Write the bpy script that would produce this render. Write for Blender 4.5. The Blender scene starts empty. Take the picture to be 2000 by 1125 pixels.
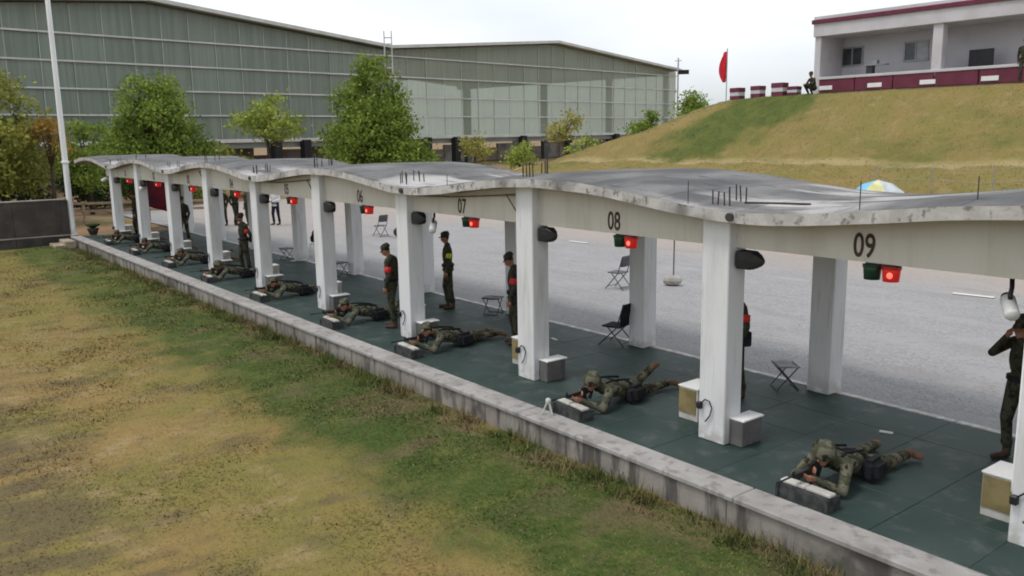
import bpy, bmesh, math, random
import numpy as np
from mathutils import Vector, Matrix, Euler

random.seed(7)
rng = np.random.default_rng(11)
S = bpy.context.scene
COL = S.collection
rad = math.radians

# ------------------------------------------------------------------ camera
cam = bpy.data.cameras.new('camera')
cam.sensor_width = 36.0
cam.lens = 29.914
cam.clip_start = 0.1
cam.clip_end = 6000
cam_o = bpy.data.objects.new('camera', cam)
COL.objects.link(cam_o)
PITCH, ROLL, YAW = 0.179, -0.0169, 0.9117
fw = Vector((-math.sin(YAW) * math.cos(PITCH), math.cos(YAW) * math.cos(PITCH), -math.sin(PITCH)))
rt = Vector((math.cos(YAW), math.sin(YAW), 0))
up = rt.cross(fw)
r2 = rt * math.cos(ROLL) + up * math.sin(ROLL)
u2 = -rt * math.sin(ROLL) + up * math.cos(ROLL)
M3 = Matrix((r2, u2, -fw)).transposed()
cam_o.matrix_world = Matrix.Translation((6.84, -8.301, 3.90)) @ M3.to_4x4()
S.camera = cam_o

# ------------------------------------------------------------------ world: bright, thinly overcast sky
SUN_EL, SUN_ROT = rad(64), rad(205)
world = bpy.data.worlds.new('World')
S.world = world
world.use_nodes = True
nt = world.node_tree
nt.nodes.clear()
wo = nt.nodes.new('ShaderNodeOutputWorld')
bg = nt.nodes.new('ShaderNodeBackground')
bg.inputs['Strength'].default_value = 0.1
sky = nt.nodes.new('ShaderNodeTexSky')
sky.sky_type = 'NISHITA'
sky.sun_disc = False
sky.sun_elevation = SUN_EL
sky.sun_rotation = SUN_ROT
sky.dust_density = 3.0
tc = nt.nodes.new('ShaderNodeTexCoord')
mp = nt.nodes.new('ShaderNodeMapping')
mp.inputs['Scale'].default_value = (1.0, 1.0, 2.6)
nz = nt.nodes.new('ShaderNodeTexNoise')
nz.inputs['Scale'].default_value = 1.7
nz.inputs['Detail'].default_value = 4
rp = nt.nodes.new('ShaderNodeValToRGB')
rp.color_ramp.elements[0].position = 0.36
rp.color_ramp.elements[0].color = (0.62, 0.62, 0.62, 1)
rp.color_ramp.elements[1].position = 0.56
rp.color_ramp.elements[1].color = (0.97, 0.97, 0.97, 1)
mx = nt.nodes.new('ShaderNodeMix')
mx.data_type = 'RGBA'
mx.inputs['B'].default_value = (9.9, 10.35, 10.85, 1)
L = nt.links.new
L(tc.outputs['Generated'], mp.inputs['Vector'])
L(mp.outputs['Vector'], nz.inputs['Vector'])
L(nz.outputs['Fac'], rp.inputs['Fac'])
L(rp.outputs['Color'], mx.inputs['Factor'])
L(sky.outputs['Color'], mx.inputs['A'])
L(mx.outputs['Result'], bg.inputs['Color'])
L(bg.outputs['Background'], wo.inputs['Surface'])

sun = bpy.data.lights.new('sun', 'SUN')
sun.energy = 1.5
sun.angle = rad(16)
sun.color = (1.0, 0.96, 0.90)
sun_o = bpy.data.objects.new('sun', sun)
COL.objects.link(sun_o)
# the sun stands over the lawn, high and a little behind the camera
sd = Vector((math.sin(SUN_ROT) * math.cos(SUN_EL), math.cos(SUN_ROT) * math.cos(SUN_EL), math.sin(SUN_EL)))
sun_o.rotation_euler = sd.to_track_quat('Z', 'Y').to_euler()

S.view_settings.view_transform = 'Standard'
S.view_settings.look = 'None'
S.view_settings.exposure = 0.1
S.view_settings.gamma = 1.0
S.view_settings.use_curve_mapping = False
S.render.engine = 'CYCLES'
S.cycles.filter_width = 1.9
S.cycles.use_denoising = True
S.cycles.max_bounces = 4
S.cycles.diffuse_bounces = 3
S.cycles.use_adaptive_sampling = True
S.cycles.adaptive_threshold = 0.03
S.cycles.transparent_max_bounces = 8

# ------------------------------------------------------------------ helpers
def lin(r, g, b):
    def f(c):
        c /= 255.0
        return c / 12.92 if c <= 0.04045 else ((c + 0.055) / 1.055) ** 2.4
    return (f(r), f(g), f(b), 1)

MATS = {}
class NB:
    """small node-tree helper"""
    def __init__(s, name):
        s.m = bpy.data.materials.new(name)
        s.m.use_nodes = True
        s.t = s.m.node_tree
        s.b = s.t.nodes['Principled BSDF']
        s.out = s.t.nodes['Material Output']
        s.geo = s.t.nodes.new('ShaderNodeNewGeometry')
        s.tc = s.t.nodes.new('ShaderNodeTexCoord')
    def link(s, a, b): s.t.links.new(a, b)
    def noise(s, scale, detail=4, vec=None, stretch=None, rough=0.55, off=(0, 0, 0)):
        n = s.t.nodes.new('ShaderNodeTexNoise')
        n.inputs['Scale'].default_value = scale
        n.inputs['Detail'].default_value = detail
        n.inputs['Roughness'].default_value = rough
        v = vec or s.geo.outputs['Position']
        m = s.t.nodes.new('ShaderNodeMapping')
        m.inputs['Scale'].default_value = stretch or (1, 1, 1)
        m.inputs['Location'].default_value = off
        s.link(v, m.inputs['Vector']); s.link(m.outputs['Vector'], n.inputs['Vector'])
        return n.outputs['Fac']
    def ramp(s, fac, a, b, lo=0.0, hi=1.0):
        n = s.t.nodes.new('ShaderNodeMapRange')
        n.interpolation_type = 'SMOOTHSTEP'
        for k, v in (('From Min', a), ('From Max', b), ('To Min', lo), ('To Max', hi)):
            n.inputs[k].default_value = v
        s.link(fac, n.inputs['Value'])
        return n.outputs['Result']
    def mix(s, fac, a, b, mode='MIX'):
        n = s.t.nodes.new('ShaderNodeMix'); n.data_type = 'RGBA'; n.blend_type = mode
        for k, v in (('Factor', fac), ('A', a), ('B', b)):
            i = n.inputs[k] if k == 'Factor' else [q for q in n.inputs if q.name == k and q.type == 'RGBA'][0]
            if k == 'Factor': i = [q for q in n.inputs if q.name == 'Factor' and q.type == 'VALUE'][0]
            if hasattr(v, 'is_output'): s.link(v, i)
            else: i.default_value = v
        return [q for q in n.outputs if q.type == 'RGBA'][0]
    def math(s, op, a, b=0.0, c=0.0):
        n = s.t.nodes.new('ShaderNodeMath'); n.operation = op
        for k, v in enumerate((a, b, c)):
            if hasattr(v, 'is_output'): s.link(v, n.inputs[k])
            else: n.inputs[k].default_value = v
        return n.outputs[0]
    def sep(s, v=None):
        n = s.t.nodes.new('ShaderNodeSeparateXYZ'); s.link(v or s.geo.outputs['Position'], n.inputs[0])
        return n.outputs
    def bump(s, h, strength=0.3, dist=0.02):
        n = s.t.nodes.new('ShaderNodeBump')
        n.inputs['Strength'].default_value = strength; n.inputs['Distance'].default_value = dist
        s.link(h, n.inputs['Height']); s.link(n.outputs['Normal'], s.b.inputs['Normal'])
    def col(s, c):
        if hasattr(c, 'is_output'): s.link(c, s.b.inputs['Base Color'])
        else: s.b.inputs['Base Color'].default_value = c
    def rough(s, v, spec=0.3):
        s.b.inputs['Roughness'].default_value = v
        s.b.inputs['Specular IOR Level'].default_value = spec
    def done(s, key):
        MATS[key] = s.m
        return s.m

def simple(key, c1, c2=None, scale=3.0, rough=0.7, spec=0.3, bump=0.0, bscale=None, metal=0.0, lo=0.35, hi=0.65):
    n = NB(key)
    if c2 is None: c2 = tuple(x * 0.8 for x in c1[:3]) + (1,)
    f = n.ramp(n.noise(scale, 5), lo, hi)
    n.col(n.mix(f, c1, c2)); n.rough(rough, spec)
    n.b.inputs['Metallic'].default_value = metal
    if bump: n.bump(n.noise(bscale or scale * 8, 4), bump, 0.01)
    return n.done(key)

class MB:
    def __init__(s): s.v = []; s.f = []; s.mi = []
    def add(s, vs, fs, mi=0):
        o = len(s.v); s.v += [tuple(v) for v in vs]
        s.f += [tuple(i + o for i in f) for f in fs]; s.mi += [mi] * len(fs)
        return s
    def box(s, c, d, rot=None, mi=0, taper=1.0):
        x, y, z = d[0] / 2, d[1] / 2, d[2] / 2
        vs = [Vector((sx * x * (taper if sz > 0 else 1), sy * y * (taper if sz > 0 else 1), sz * z)) for sz in (-1, 1) for sy in (-1, 1) for sx in (-1, 1)]
        if rot is not None:
            R = Euler(rot).to_matrix(); vs = [R @ v for v in vs]
        c = Vector(c); vs = [v + c for v in vs]
        return s.add(vs, [(0, 2, 3, 1), (4, 5, 7, 6), (0, 1, 5, 4), (2, 6, 7, 3), (0, 4, 6, 2), (1, 3, 7, 5)], mi)
    def tube(s, pts, r, n=8, mi=0, caps=True):
        pts = [Vector(p) for p in pts]
        rs = r if isinstance(r, (list, tuple)) else [r] * len(pts)
        vs = []; prev = None
        for i, p in enumerate(pts):
            t = (pts[min(i + 1, len(pts) - 1)] - pts[max(i - 1, 0)]).normalized()
            a = prev if prev is not None else (Vector((0, 0, 1)) if abs(t.z) < 0.9 else Vector((1, 0, 0)))
            u = (a - t * a.dot(t)).normalized(); w = t.cross(u); prev = u
            for k in range(n):
                an = 2 * math.pi * k / n
                vs.append(p + (u * math.cos(an) + w * math.sin(an)) * rs[i])
        fs = []
        for i in range(len(pts) - 1):
            for k in range(n):
                fs.append((i * n + k, i * n + (k + 1) % n, (i + 1) * n + (k + 1) % n, (i + 1) * n + k))
        if caps:
            fs.append(tuple(range(n - 1, -1, -1))); fs.append(tuple((len(pts) - 1) * n + k for k in range(n)))
        return s.add(vs, fs, mi)
    def lathe(s, prof, c=(0, 0, 0), axis='Z', n=16, mi=0):
        """prof: list of (radius, height)"""
        vs = []
        for r, h in prof:
            for k in range(n):
                a = 2 * math.pi * k / n; x, y = r * math.cos(a), r * math.sin(a)
                v = {'Z': (x, y, h), 'X': (h, x, y), 'Y': (y, h, x)}[axis]
                vs.append((v[0] + c[0], v[1] + c[1], v[2] + c[2]))
        fs = []
        for i in range(len(prof) - 1):
            for k in range(n):
                fs.append((i * n + k, i * n + (k + 1) % n, (i + 1) * n + (k + 1) % n, (i + 1) * n + k))
        fs.append(tuple(range(n - 1, -1, -1))); fs.append(tuple((len(prof) - 1) * n + k for k in range(n)))
        return s.add(vs, fs, mi)
    def ell(s, c, r, rot=None, nu=14, nv=9, mi=0):
        vs = []; R = Euler(rot).to_matrix() if rot is not None else None
        for j in range(nv + 1):
            ph = math.pi * j / nv
            for i in range(nu):
                th = 2 * math.pi * i / nu
                v = Vector((r[0] * math.sin(ph) * math.cos(th), r[1] * math.sin(ph) * math.sin(th), r[2] * math.cos(ph)))
                if R: v = R @ v
                vs.append(v + Vector(c))
        fs = []
        for j in range(nv):
            for i in range(nu):
                a, b, c2, d = j * nu + i, (j + 1) * nu + i, (j + 1) * nu + (i + 1) % nu, j * nu + (i + 1) % nu
                if j == 0: fs.append((a, b, c2))
                elif j == nv - 1: fs.append((a, b, d))
                else: fs.append((a, b, c2, d))
        return s.add(vs, fs, mi)
    def mesh(s, name, mats, smooth=False):
        me = bpy.data.meshes.new(name)
        me.from_pydata(s.v, [], s.f)
        for m in (mats if isinstance(mats, (list, tuple)) else [mats]): me.materials.append(MATS[m])
        if len(set(s.mi)) > 1: me.polygons.foreach_set('material_index', s.mi)
        bm = bmesh.new(); bm.from_mesh(me); bmesh.ops.recalc_face_normals(bm, faces=bm.faces); bm.to_mesh(me); bm.free()
        if smooth: me.polygons.foreach_set('use_smooth', [True] * len(me.polygons))
        return me
    def build(s, name, mats, parent=None, smooth=False, loc=None, rz=None):
        return link(name, s.mesh(name, mats, smooth), parent, loc, rz)

def link(name, me, parent=None, loc=None, rz=None):
    o = bpy.data.objects.new(name, me); COL.objects.link(o)
    if parent is not None: o.parent = parent
    if loc is not None: o.location = loc
    if rz is not None: o.rotation_euler = rz if isinstance(rz, tuple) else (0, 0, rz)
    return o

def tag(o, label=None, cat=None, group=None, kind=None):
    if label: o['label'] = label
    if cat: o['category'] = cat
    if group: o['group'] = group
    if kind: o['kind'] = kind
    return o

def thing(name, label, cat, loc=(0, 0, 0), rz=0.0, group=None):
    o = link(name, None, None, loc, rz)
    return tag(o, label, cat, group)

def struct(o): o['kind'] = 'structure'; return o

BOXC = {}
def bbox_mesh(d, mat, bev=0.01):
    """box with softly broken edges, shared between equal sizes"""
    key = (tuple(round(x, 4) for x in d), mat, bev)
    if key not in BOXC:
        me = bpy.data.meshes.new('block')
        bm = bmesh.new(); bmesh.ops.create_cube(bm, size=1.0)
        bmesh.ops.scale(bm, vec=d, verts=bm.verts)
        if bev: bmesh.ops.bevel(bm, geom=bm.edges[:], offset=bev, segments=1, affect='EDGES')
        bm.to_mesh(me); bm.free(); me.materials.append(MATS[mat])
        BOXC[key] = me
    return BOXC[key]
def bbox(name, c, d, mat, parent=None, bev=0.01, rz=None):
    return link(name, bbox_mesh(d, mat, bev), parent, c, rz)

def sstep(a, b, x):
    t = np.clip((np.asarray(x, float) - a) / (b - a), 0, 1)
    return t * t * (3 - 2 * t)

def vnoise(x, y, seed=0):
    """cheap smooth value noise (numpy)"""
    xi, yi = np.floor(x).astype(int), np.floor(y).astype(int)
    fx, fy = x - xi, y - yi
    fx, fy = fx * fx * (3 - 2 * fx), fy * fy * (3 - 2 * fy)
    def h(a, b):
        n = (a * 374761393 + b * 668265263 + seed * 144269) & 0x7fffffff
        n = ((n ^ (n >> 13)) * 1274126177) & 0x7fffffff
        return ((n ^ (n >> 16)) & 0xffff) / 65535.0
    return (h(xi, yi) * (1 - fx) + h(xi + 1, yi) * fx) * (1 - fy) + (h(xi, yi + 1) * (1 - fx) + h(xi + 1, yi + 1) * fx) * fy

def grid_mesh(name, xs, ys, fz, mat, smooth=True):
    X, Y = np.meshgrid(xs, ys); Z = fz(X, Y)
    v = np.stack([X.ravel(), Y.ravel(), Z.ravel()], 1)
    nx, ny = len(xs), len(ys)
    i = np.arange(ny - 1)[:, None] * nx + np.arange(nx - 1)[None, :]
    f = np.stack([i, i + 1, i + 1 + nx, i + nx], -1).reshape(-1, 4)
    return np_mesh(name, v, f, mat, smooth)

def np_mesh(name, v, f, mat, smooth=False):
    me = bpy.data.meshes.new(name)
    v = np.asarray(v, np.float32); f = np.asarray(f, np.int32); k = f.shape[1]
    me.vertices.add(len(v)); me.vertices.foreach_set('co', v.ravel())
    me.loops.add(f.size); me.loops.foreach_set('vertex_index', f.ravel())
    me.polygons.add(len(f)); me.polygons.foreach_set('loop_start', np.arange(0, f.size, k, dtype=np.int32))
    if smooth: me.polygons.foreach_set('use_smooth', np.ones(len(f), bool))
    me.update(calc_edges=True); me.validate()
    if mat: me.materials.append(MATS[mat])
    return me

# ------------------------------------------------------------------ materials
def grass_material(key, hill=False):
    n = NB(key)
    x, y, z = n.sep()
    big = n.noise(0.42, 5, off=(3, 1, 0)); mid = n.noise(1.5, 5, off=(9, 2, 0)); fine = n.noise(11, 4, stretch=(1, 1.6, 1))
    streak = n.noise(1.1, 4, stretch=(2.6, 0.8, 1), off=(4, 7, 0))
    ochre, straw = (0.268, 0.182, 0.068, 1), (0.315, 0.232, 0.115, 1)
    olive, green, deep, soil = (0.195, 0.170, 0.048, 1), (0.100, 0.124, 0.030, 1), (0.046, 0.078, 0.016, 1), (0.250, 0.165, 0.100, 1)
    brown = (0.120, 0.094, 0.052, 1)
    c = n.mix(n.ramp(big, 0.36, 0.62), olive, ochre)
    c = n.mix(n.ramp(mid, 0.52, 0.72), c, straw)
    c = n.mix(n.ramp(n.noise(3.6, 6, stretch=(1.6, .8, 1), off=(6, 6, 0), rough=.7), 0.50, 0.70, 0, .5), c, brown)
    if not hill:
        # green belt that follows the foot of the kerb
        wob = n.math('MULTIPLY_ADD', n.math('SUBTRACT', big, 0.5), 2.6, y)
        wob = n.math('MULTIPLY_ADD', n.math('SUBTRACT', mid, 0.5), 2.0, wob)
        belt = n.math('MULTIPLY', n.ramp(wob, -4.2, -3.0), n.ramp(wob, -0.5, -1.3))
        c = n.mix(belt, c, n.mix(n.ramp(n.noise(2.2, 5, off=(1, 4, 0)), 0.28, 0.54), green, deep))
        far = n.math('MULTIPLY', n.ramp(x, -9, -22), n.ramp(mid, 0.42, 0.62))
        c = n.mix(n.math('MULTIPLY', far, 0.6), c, n.mix(n.ramp(big, .4, .6), olive, green))
        # worn, darker turf further out on the lawn
        d = n.math('MULTIPLY', n.ramp(n.math('MULTIPLY_ADD', n.math('SUBTRACT', mid, 0.5), 3.0, y), -5.6, -7.0), n.ramp(streak, 0.38, 0.58))
        d = n.math('MULTIPLY', d, n.ramp(x, -13.0, -8.0))
        c = n.mix(n.math('MULTIPLY', d, 0.9), c, brown)
        d2 = n.math('MULTIPLY', n.ramp(n.noise(0.75, 5, stretch=(1.5, .8, 1), off=(21, 5, 3)), 0.52, 0.68), 0.75)
        c = n.mix(d2, c, brown)
        # bare soil and dry stalks right at the wall
        edge = n.math('MULTIPLY', n.ramp(y, -2.3, -1.35), n.ramp(n.noise(1.3, 4, off=(2, 8, 0)), 0.48, 0.60))
        c = n.mix(n.math('MULTIPLY', edge, 0.70), c, n.mix(n.ramp(fine, .4, .6), soil, brown))
    else:
        c = n.mix(0.40, c, (0.225, 0.195, 0.070, 1))
        dx = n.math('MULTIPLY', n.math('ADD', n.math('MULTIPLY_ADD', y, -0.55, x), 35.2), 0.30); dy = n.math('MULTIPLY', n.math('ADD', y, -27.4), 0.26)
        rr = n.math('SQRT', n.math('ADD', n.math('MULTIPLY', dx, dx), n.math('MULTIPLY', dy, dy)))
        patch = n.ramp(n.math('MULTIPLY_ADD', n.math('SUBTRACT', n.noise(0.7, 5), .5), 1.6, rr), 1.15, 0.55)
        pth = n.math('MULTIPLY', n.ramp(n.math('MULTIPLY_ADD', n.math('SUBTRACT', mid, .5), .5, y), 23.4, 23.7), n.ramp(n.math('MULTIPLY_ADD', n.math('SUBTRACT', mid, .5), .5, y), 24.6, 24.2))
        c = n.mix(n.math('MULTIPLY', pth, .75), c, (0.42, 0.33, 0.17, 1))
        gz = n.math('MAXIMUM', patch, n.math('MULTIPLY', n.ramp(n.noise(0.22, 5, stretch=(.7, 1.4, 1), off=(13.5, 4, 0)), 0.52, 0.66), 0.7))
        c = n.mix(gz, c, n.mix(n.ramp(mid, .4, .6), green, (0.070, 0.100, 0.024, 1)))
    # fine light / dark tuft grain
    c = n.mix(n.ramp(fine, 0.36, 0.72, 0.0, 0.34), c, (0.17, 0.14, 0.06, 1))
    ri = n.geo.outputs['Random Per Island']
    c = n.mix(n.math('MULTIPLY', n.ramp(ri, 0.6, 1.0), 0.35), c, (0.42, 0.36, 0.18, 1))
    n.col(c); n.rough(0.9, 0.1)
    n.bump(n.math('ADD', n.noise(3.5, 6, rough=.65), n.math('MULTIPLY', n.noise(24, 4), 0.4)), 0.8, 0.08)
    return n.done(key)
grass_material('lawn'); grass_material('hill_grass', True)

def earth():
    n = NB('earth')
    c = n.mix(n.ramp(n.noise(0.12, 5), .4, .6), (0.30, 0.175, 0.115, 1), (0.20, 0.165, 0.085, 1))
    c = n.mix(n.ramp(n.noise(1.2, 5), .45, .7), c, (0.16, 0.13, 0.07, 1))
    n.col(c); n.rough(0.95, 0.1); n.bump(n.noise(2.0, 5), .5, .1)
    return n.done('earth')
earth()

def gravel():
    n = NB('gravel')
    x, y, z = n.sep()
    vo = n.t.nodes.new('ShaderNodeTexVoronoi'); vo.inputs['Scale'].default_value = 26
    n.link(n.geo.outputs['Position'], vo.inputs['Vector'])
    cell = n.t.nodes.new('ShaderNodeSeparateColor'); n.link(vo.outputs['Color'], cell.inputs[0])
    c = n.mix(n.ramp(cell.outputs[0], 0, 1), (0.262, 0.260, 0.264, 1), (0.350, 0.347, 0.350, 1))
    c = n.mix(n.ramp(n.noise(0.55, 5, stretch=(1, 1.8, 1)), 0.42, 0.66), c, (0.335, 0.325, 0.33, 1))
    c = n.mix(n.ramp(n.noise(5, 4), 0.55, 0.75), c, (0.26, 0.256, 0.262, 1))
    c = n.mix(n.ramp(n.noise(0.9, 6, stretch=(.28, 1.5, 1), off=(7, 3, 0)), 0.50, 0.72, 0, .6), c, (0.265, 0.25, 0.243, 1))
    c = n.mix(n.ramp(n.noise(1.4, 6, stretch=(.4, 1.2, 1), off=(2, 9, 0)), 0.55, 0.75, 0, .5), c, (0.385, 0.375, 0.372, 1))
    # packed pinkish earth along the far edge of the yard
    yy = n.math('MULTIPLY_ADD', n.math('SUBTRACT', n.noise(0.5, 4), 0.5), 4.0, y)
    xx = n.ramp(x, -20, -34)
    e = n.math('MAXIMUM', n.ramp(yy, 11.5, 15.5, 0, 0.75), n.math('MULTIPLY', xx, n.ramp(yy, 3.5, 6, 0, .5)))
    c = n.mix(e, c, (0.40, 0.335, 0.29, 1))
    n.col(c); n.rough(0.95, 0.15)
    n.bump(vo.outputs['Distance'], 0.6, 0.02)
    return n.done('gravel')
gravel()

def concrete(key, a, b, dark, streaks=0.5, scale=1.6, thr=(0.5, 0.66), blot=(0.58, 0.70), st=(2.6, 2.6, 0.35), ss=2.2):
    n = NB(key)
    c = n.mix(n.ramp(n.noise(scale, 6), .35, .65), a, b)
    c = n.mix(n.math('MULTIPLY', n.ramp(n.noise(ss, 5, stretch=st), *thr), streaks), c, dark)
    c = n.mix(n.math('MULTIPLY', n.ramp(n.noise(0.9, 5, off=(5, 5, 5)), *blot), streaks), c, dark)
    c = n.mix(n.ramp(n.noise(30, 3), .5, .8, 0, .25), c, dark)
    n.col(c); n.rough(0.9, 0.2); n.bump(n.noise(22, 5), .35, .01)
    return n.done(key)
concrete('kerb', (0.33, 0.30, 0.27, 1), (0.235, 0.212, 0.19, 1), (0.085, 0.078, 0.073, 1), 0.9, 1.6, (0.48, 0.64), (0.53, 0.64))
concrete('kerb_top', (0.39, 0.375, 0.362, 1), (0.30, 0.285, 0.272, 1), (0.19, 0.178, 0.168, 1), 0.7)
concrete('fascia', (0.54, 0.515, 0.495, 1), (0.42, 0.395, 0.375, 1), (0.12, 0.112, 0.107, 1), 0.75, 4.5, (0.54, 0.66), (0.54, 0.68), (1.0, 1.0, 0.8), 9.0)
concrete('grey_block', (0.155, 0.15, 0.142, 1), (0.115, 0.11, 0.105, 1), (0.07, 0.07, 0.065, 1), 0.5, 4)
concrete('soffit', (0.36, 0.31, 0.22, 1), (0.29, 0.245, 0.17, 1), (0.12, 0.10, 0.07, 1), 0.5)

def roof_top():
    n = NB('roof_top')
    x, y, z = n.sep()
    d = n.math('MULTIPLY_ADD', n.math('SUBTRACT', n.noise(0.7, 5), 0.5), 2.6, x)
    ph = n.math('COSINE', n.math('MULTIPLY', n.math('SUBTRACT', d, 0.75), 2 * math.pi / 7.5))
    c = n.mix(n.ramp(n.noise(1.3, 6, stretch=(1, .45, 1)), .35, .68), (0.115, 0.115, 0.118, 1), (0.215, 0.212, 0.21, 1))
    band = n.math('MULTIPLY', n.ramp(ph, 0.25, 1.0), n.ramp(n.noise(0.9, 5, stretch=(.5, 1.6, 1), off=(1, 6, 2)), .42, .58))
    c = n.mix(n.math('MULTIPLY', band, 0.75), c, (0.55, 0.535, 0.52, 1))
    c = n.mix(n.ramp(n.noise(3.2, 6, stretch=(.5, 1.5, 1)), .58, .70, 0, .75), c, (0.08, 0.08, 0.085, 1))
    jx = n.math('ABSOLUTE', n.math('SUBTRACT', n.math('FRACT', n.math('MULTIPLY', n.math('MULTIPLY_ADD', n.noise(3, 3), .05, x), 1 / 1.25)), .5))
    c = n.mix(n.ramp(jx, 0.018, 0.0, 0, .7), c, (0.06, 0.06, 0.06, 1))
    c = n.mix(n.ramp(n.noise(26, 4), .5, .75, 0, .45), c, (0.09, 0.09, 0.09, 1))
    n.col(c); n.rough(0.97, 0.06); n.bump(n.noise(16, 5), .5, .012)
    return n.done('roof_top')
roof_top()

def white_paint(key, a, grime, amt=0.4):
    n = NB(key)
    x, y, z = n.sep()
    c = n.mix(n.ramp(n.noise(1.1, 5, stretch=(3, 3, .5)), .45, .75, 0, amt), a, grime)
    low = n.math('MULTIPLY', n.ramp(z, 0.35, 0.02), n.ramp(n.noise(7, 5), .36, .60))
    c = n.mix(n.math('MULTIPLY', low, .8), c, grime)
    c = n.mix(n.ramp(n.noise(26, 3), .62, .75, 0, .3), c, grime)
    c = n.mix(n.ramp(n.noise(4.5, 6, stretch=(5, 5, .25), off=(3, 3, 0), rough=.7), .56, .70, 0, amt), c, grime)
    n.col(c); n.rough(0.6, 0.3); n.bump(n.noise(14, 4), .12, .01)
    return n.done(key)
white_paint('pillar_paint', (0.70, 0.70, 0.71, 1), (0.42, 0.40, 0.36, 1), .6)
white_paint('beam_paint', (0.56, 0.53, 0.475, 1), (0.40, 0.365, 0.30, 1), .45)
white_paint('edge_paint', (0.60, 0.59, 0.575, 1), (0.36, 0.34, 0.32, 1), .6)
white_paint('white_metal', (0.78, 0.78, 0.78, 1), (0.55, 0.53, 0.5, 1), .3)

def mat_rubber():
    n = NB('rubber_mat')
    oi = n.t.nodes.new('ShaderNodeObjectInfo')
    c = n.mix(n.ramp(n.noise(0.8, 5), .35, .68), (0.016, 0.038, 0.034, 1), (0.034, 0.056, 0.052, 1))
    c = n.mix(n.ramp(oi.outputs['Random'], 0, 1, 0, .35), c, (0.020, 0.040, 0.036, 1))
    c = n.mix(n.ramp(n.noise(2.4, 6, off=(4, 0, 0), rough=.7), .50, .74, 0, .75), c, (0.105, 0.115, 0.108, 1))
    c = n.mix(n.ramp(n.noise(90, 2), .55, .8, 0, .3), c, (0.09, 0.12, 0.11, 1))
    n.col(c); n.rough(0.62, 0.4); n.bump(n.noise(70, 3), .3, .005)
    return n.done('rubber_mat')
mat_rubber()

def camo(key, a, b, c3, d):
    n = NB(key)
    v = n.tc.outputs['Object']
    c = n.mix(n.ramp(n.noise(7, 2, v), .47, .53), a, b)
    c = n.mix(n.ramp(n.noise(10, 2, v, off=(5, 3, 1)), .55, .60), c, c3)
    c = n.mix(n.ramp(n.noise(13, 2, v, off=(1, 8, 4)), .58, .63), c, d)
    n.col(c); n.rough(0.9, 0.1)
    n.bump(n.noise(16, 3, v), .7, .02)
    return n.done(key)
camo('camo', (0.066, 0.072, 0.046, 1), (0.135, 0.130, 0.094, 1), (0.026, 0.026, 0.018, 1), (0.062, 0.038, 0.026, 1))
camo('camo_dark', (0.042, 0.046, 0.030, 1), (0.062, 0.060, 0.040, 1), (0.024, 0.022, 0.017, 1), (0.040, 0.028, 0.021, 1))
simple('skin', (0.33, 0.155, 0.095, 1), (0.27, 0.12, 0.075, 1), 8, .55)
simple('hair', (0.012, 0.010, 0.009, 1), None, 8, .6)
simple('boot', (0.20, 0.105, 0.060, 1), (0.12, 0.065, 0.04, 1), 9, .7)
simple('boot_dark', (0.075, 0.042, 0.028, 1), (0.05, 0.03, 0.022, 1), 9, .7)
simple('black_cloth', (0.014, 0.014, 0.017, 1), (0.022, 0.022, 0.026, 1), 9, .85, .15, .3)
simple('navy', (0.016, 0.018, 0.03, 1), None, 6, .9)
simple('white_cloth', (0.72, 0.72, 0.72, 1), None, 6, .9)
simple('red_band', (0.62, 0.035, 0.03, 1), (0.5, 0.025, 0.025, 1), 20, .7)
simple('yellow_band', (0.58, 0.55, 0.03, 1), (0.48, 0.46, 0.02, 1), 20, .7)
simple('gun_metal', (0.012, 0.012, 0.013, 1), None, 9, .45, .5)
simple('black_plastic', (0.012, 0.012, 0.014, 1), (0.018, 0.018, 0.02, 1), 8, .45, .4)
simple('dark_steel', (0.030, 0.030, 0.034, 1), (0.05, 0.045, 0.045, 1), 8, .5, .5)
simple('rebar', (0.075, 0.050, 0.045, 1), (0.045, 0.035, 0.035, 1), 20, .8)
simple('rust', (0.12, 0.065, 0.035, 1), (0.19, 0.13, 0.08, 1), 9, .85)
simple('stencil', (0.050, 0.030, 0.024, 1), (0.075, 0.05, 0.04, 1), 12, .85)
simple('tan_board', (0.27, 0.215, 0.10, 1), (0.17, 0.135, 0.06, 1), 3, .6)
simple('dirty_white', (0.55, 0.54, 0.50, 1), (0.42, 0.40, 0.36, 1), 5, .7)
simple('stand_dark', (0.024, 0.028, 0.028, 1), (0.06, 0.062, 0.06, 1), 9, .8)
simple('green_lens', (0.006, 0.045, 0.022, 1), None, 4, .35, .5)
simple('red_shell', (0.42, 0.022, 0.016, 1), (0.34, 0.016, 0.012, 1), 4, .3, .5)
simple('seat_cloth', (0.33, 0.33, 0.35, 1), (0.24, 0.24, 0.25, 1), 5, .7)
simple('grey_seat', (0.10, 0.105, 0.115, 1), None, 5, .6)
simple('bark', (0.095, 0.070, 0.050, 1), (0.055, 0.042, 0.032, 1), 6, .95, .1, .6)
simple('dark_wall', (0.062, 0.055, 0.050, 1), (0.095, 0.082, 0.070, 1), 1.4, .9, .15, .4)
simple('dark_foot', (0.075, 0.066, 0.060, 1), (0.045, 0.04, 0.036, 1), 1.9, .9, .15, .4)
simple('coping', (0.33, 0.30, 0.27, 1), (0.24, 0.215, 0.19, 1), 2, .9)
simple('step_stone', (0.42, 0.35, 0.26, 1), (0.26, 0.21, 0.16, 1), 3, .9, .15, .3)
simple('maroon', (0.150, 0.030, 0.056, 1), (0.115, 0.024, 0.045, 1), 2, .6)
simple('bld_white', (0.56, 0.54, 0.565, 1), (0.48, 0.46, 0.475, 1), .8, .8)
simple('bld_inner', (0.55, 0.54, 0.565, 1), (0.47, 0.46, 0.485, 1), .7, .85)
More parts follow.
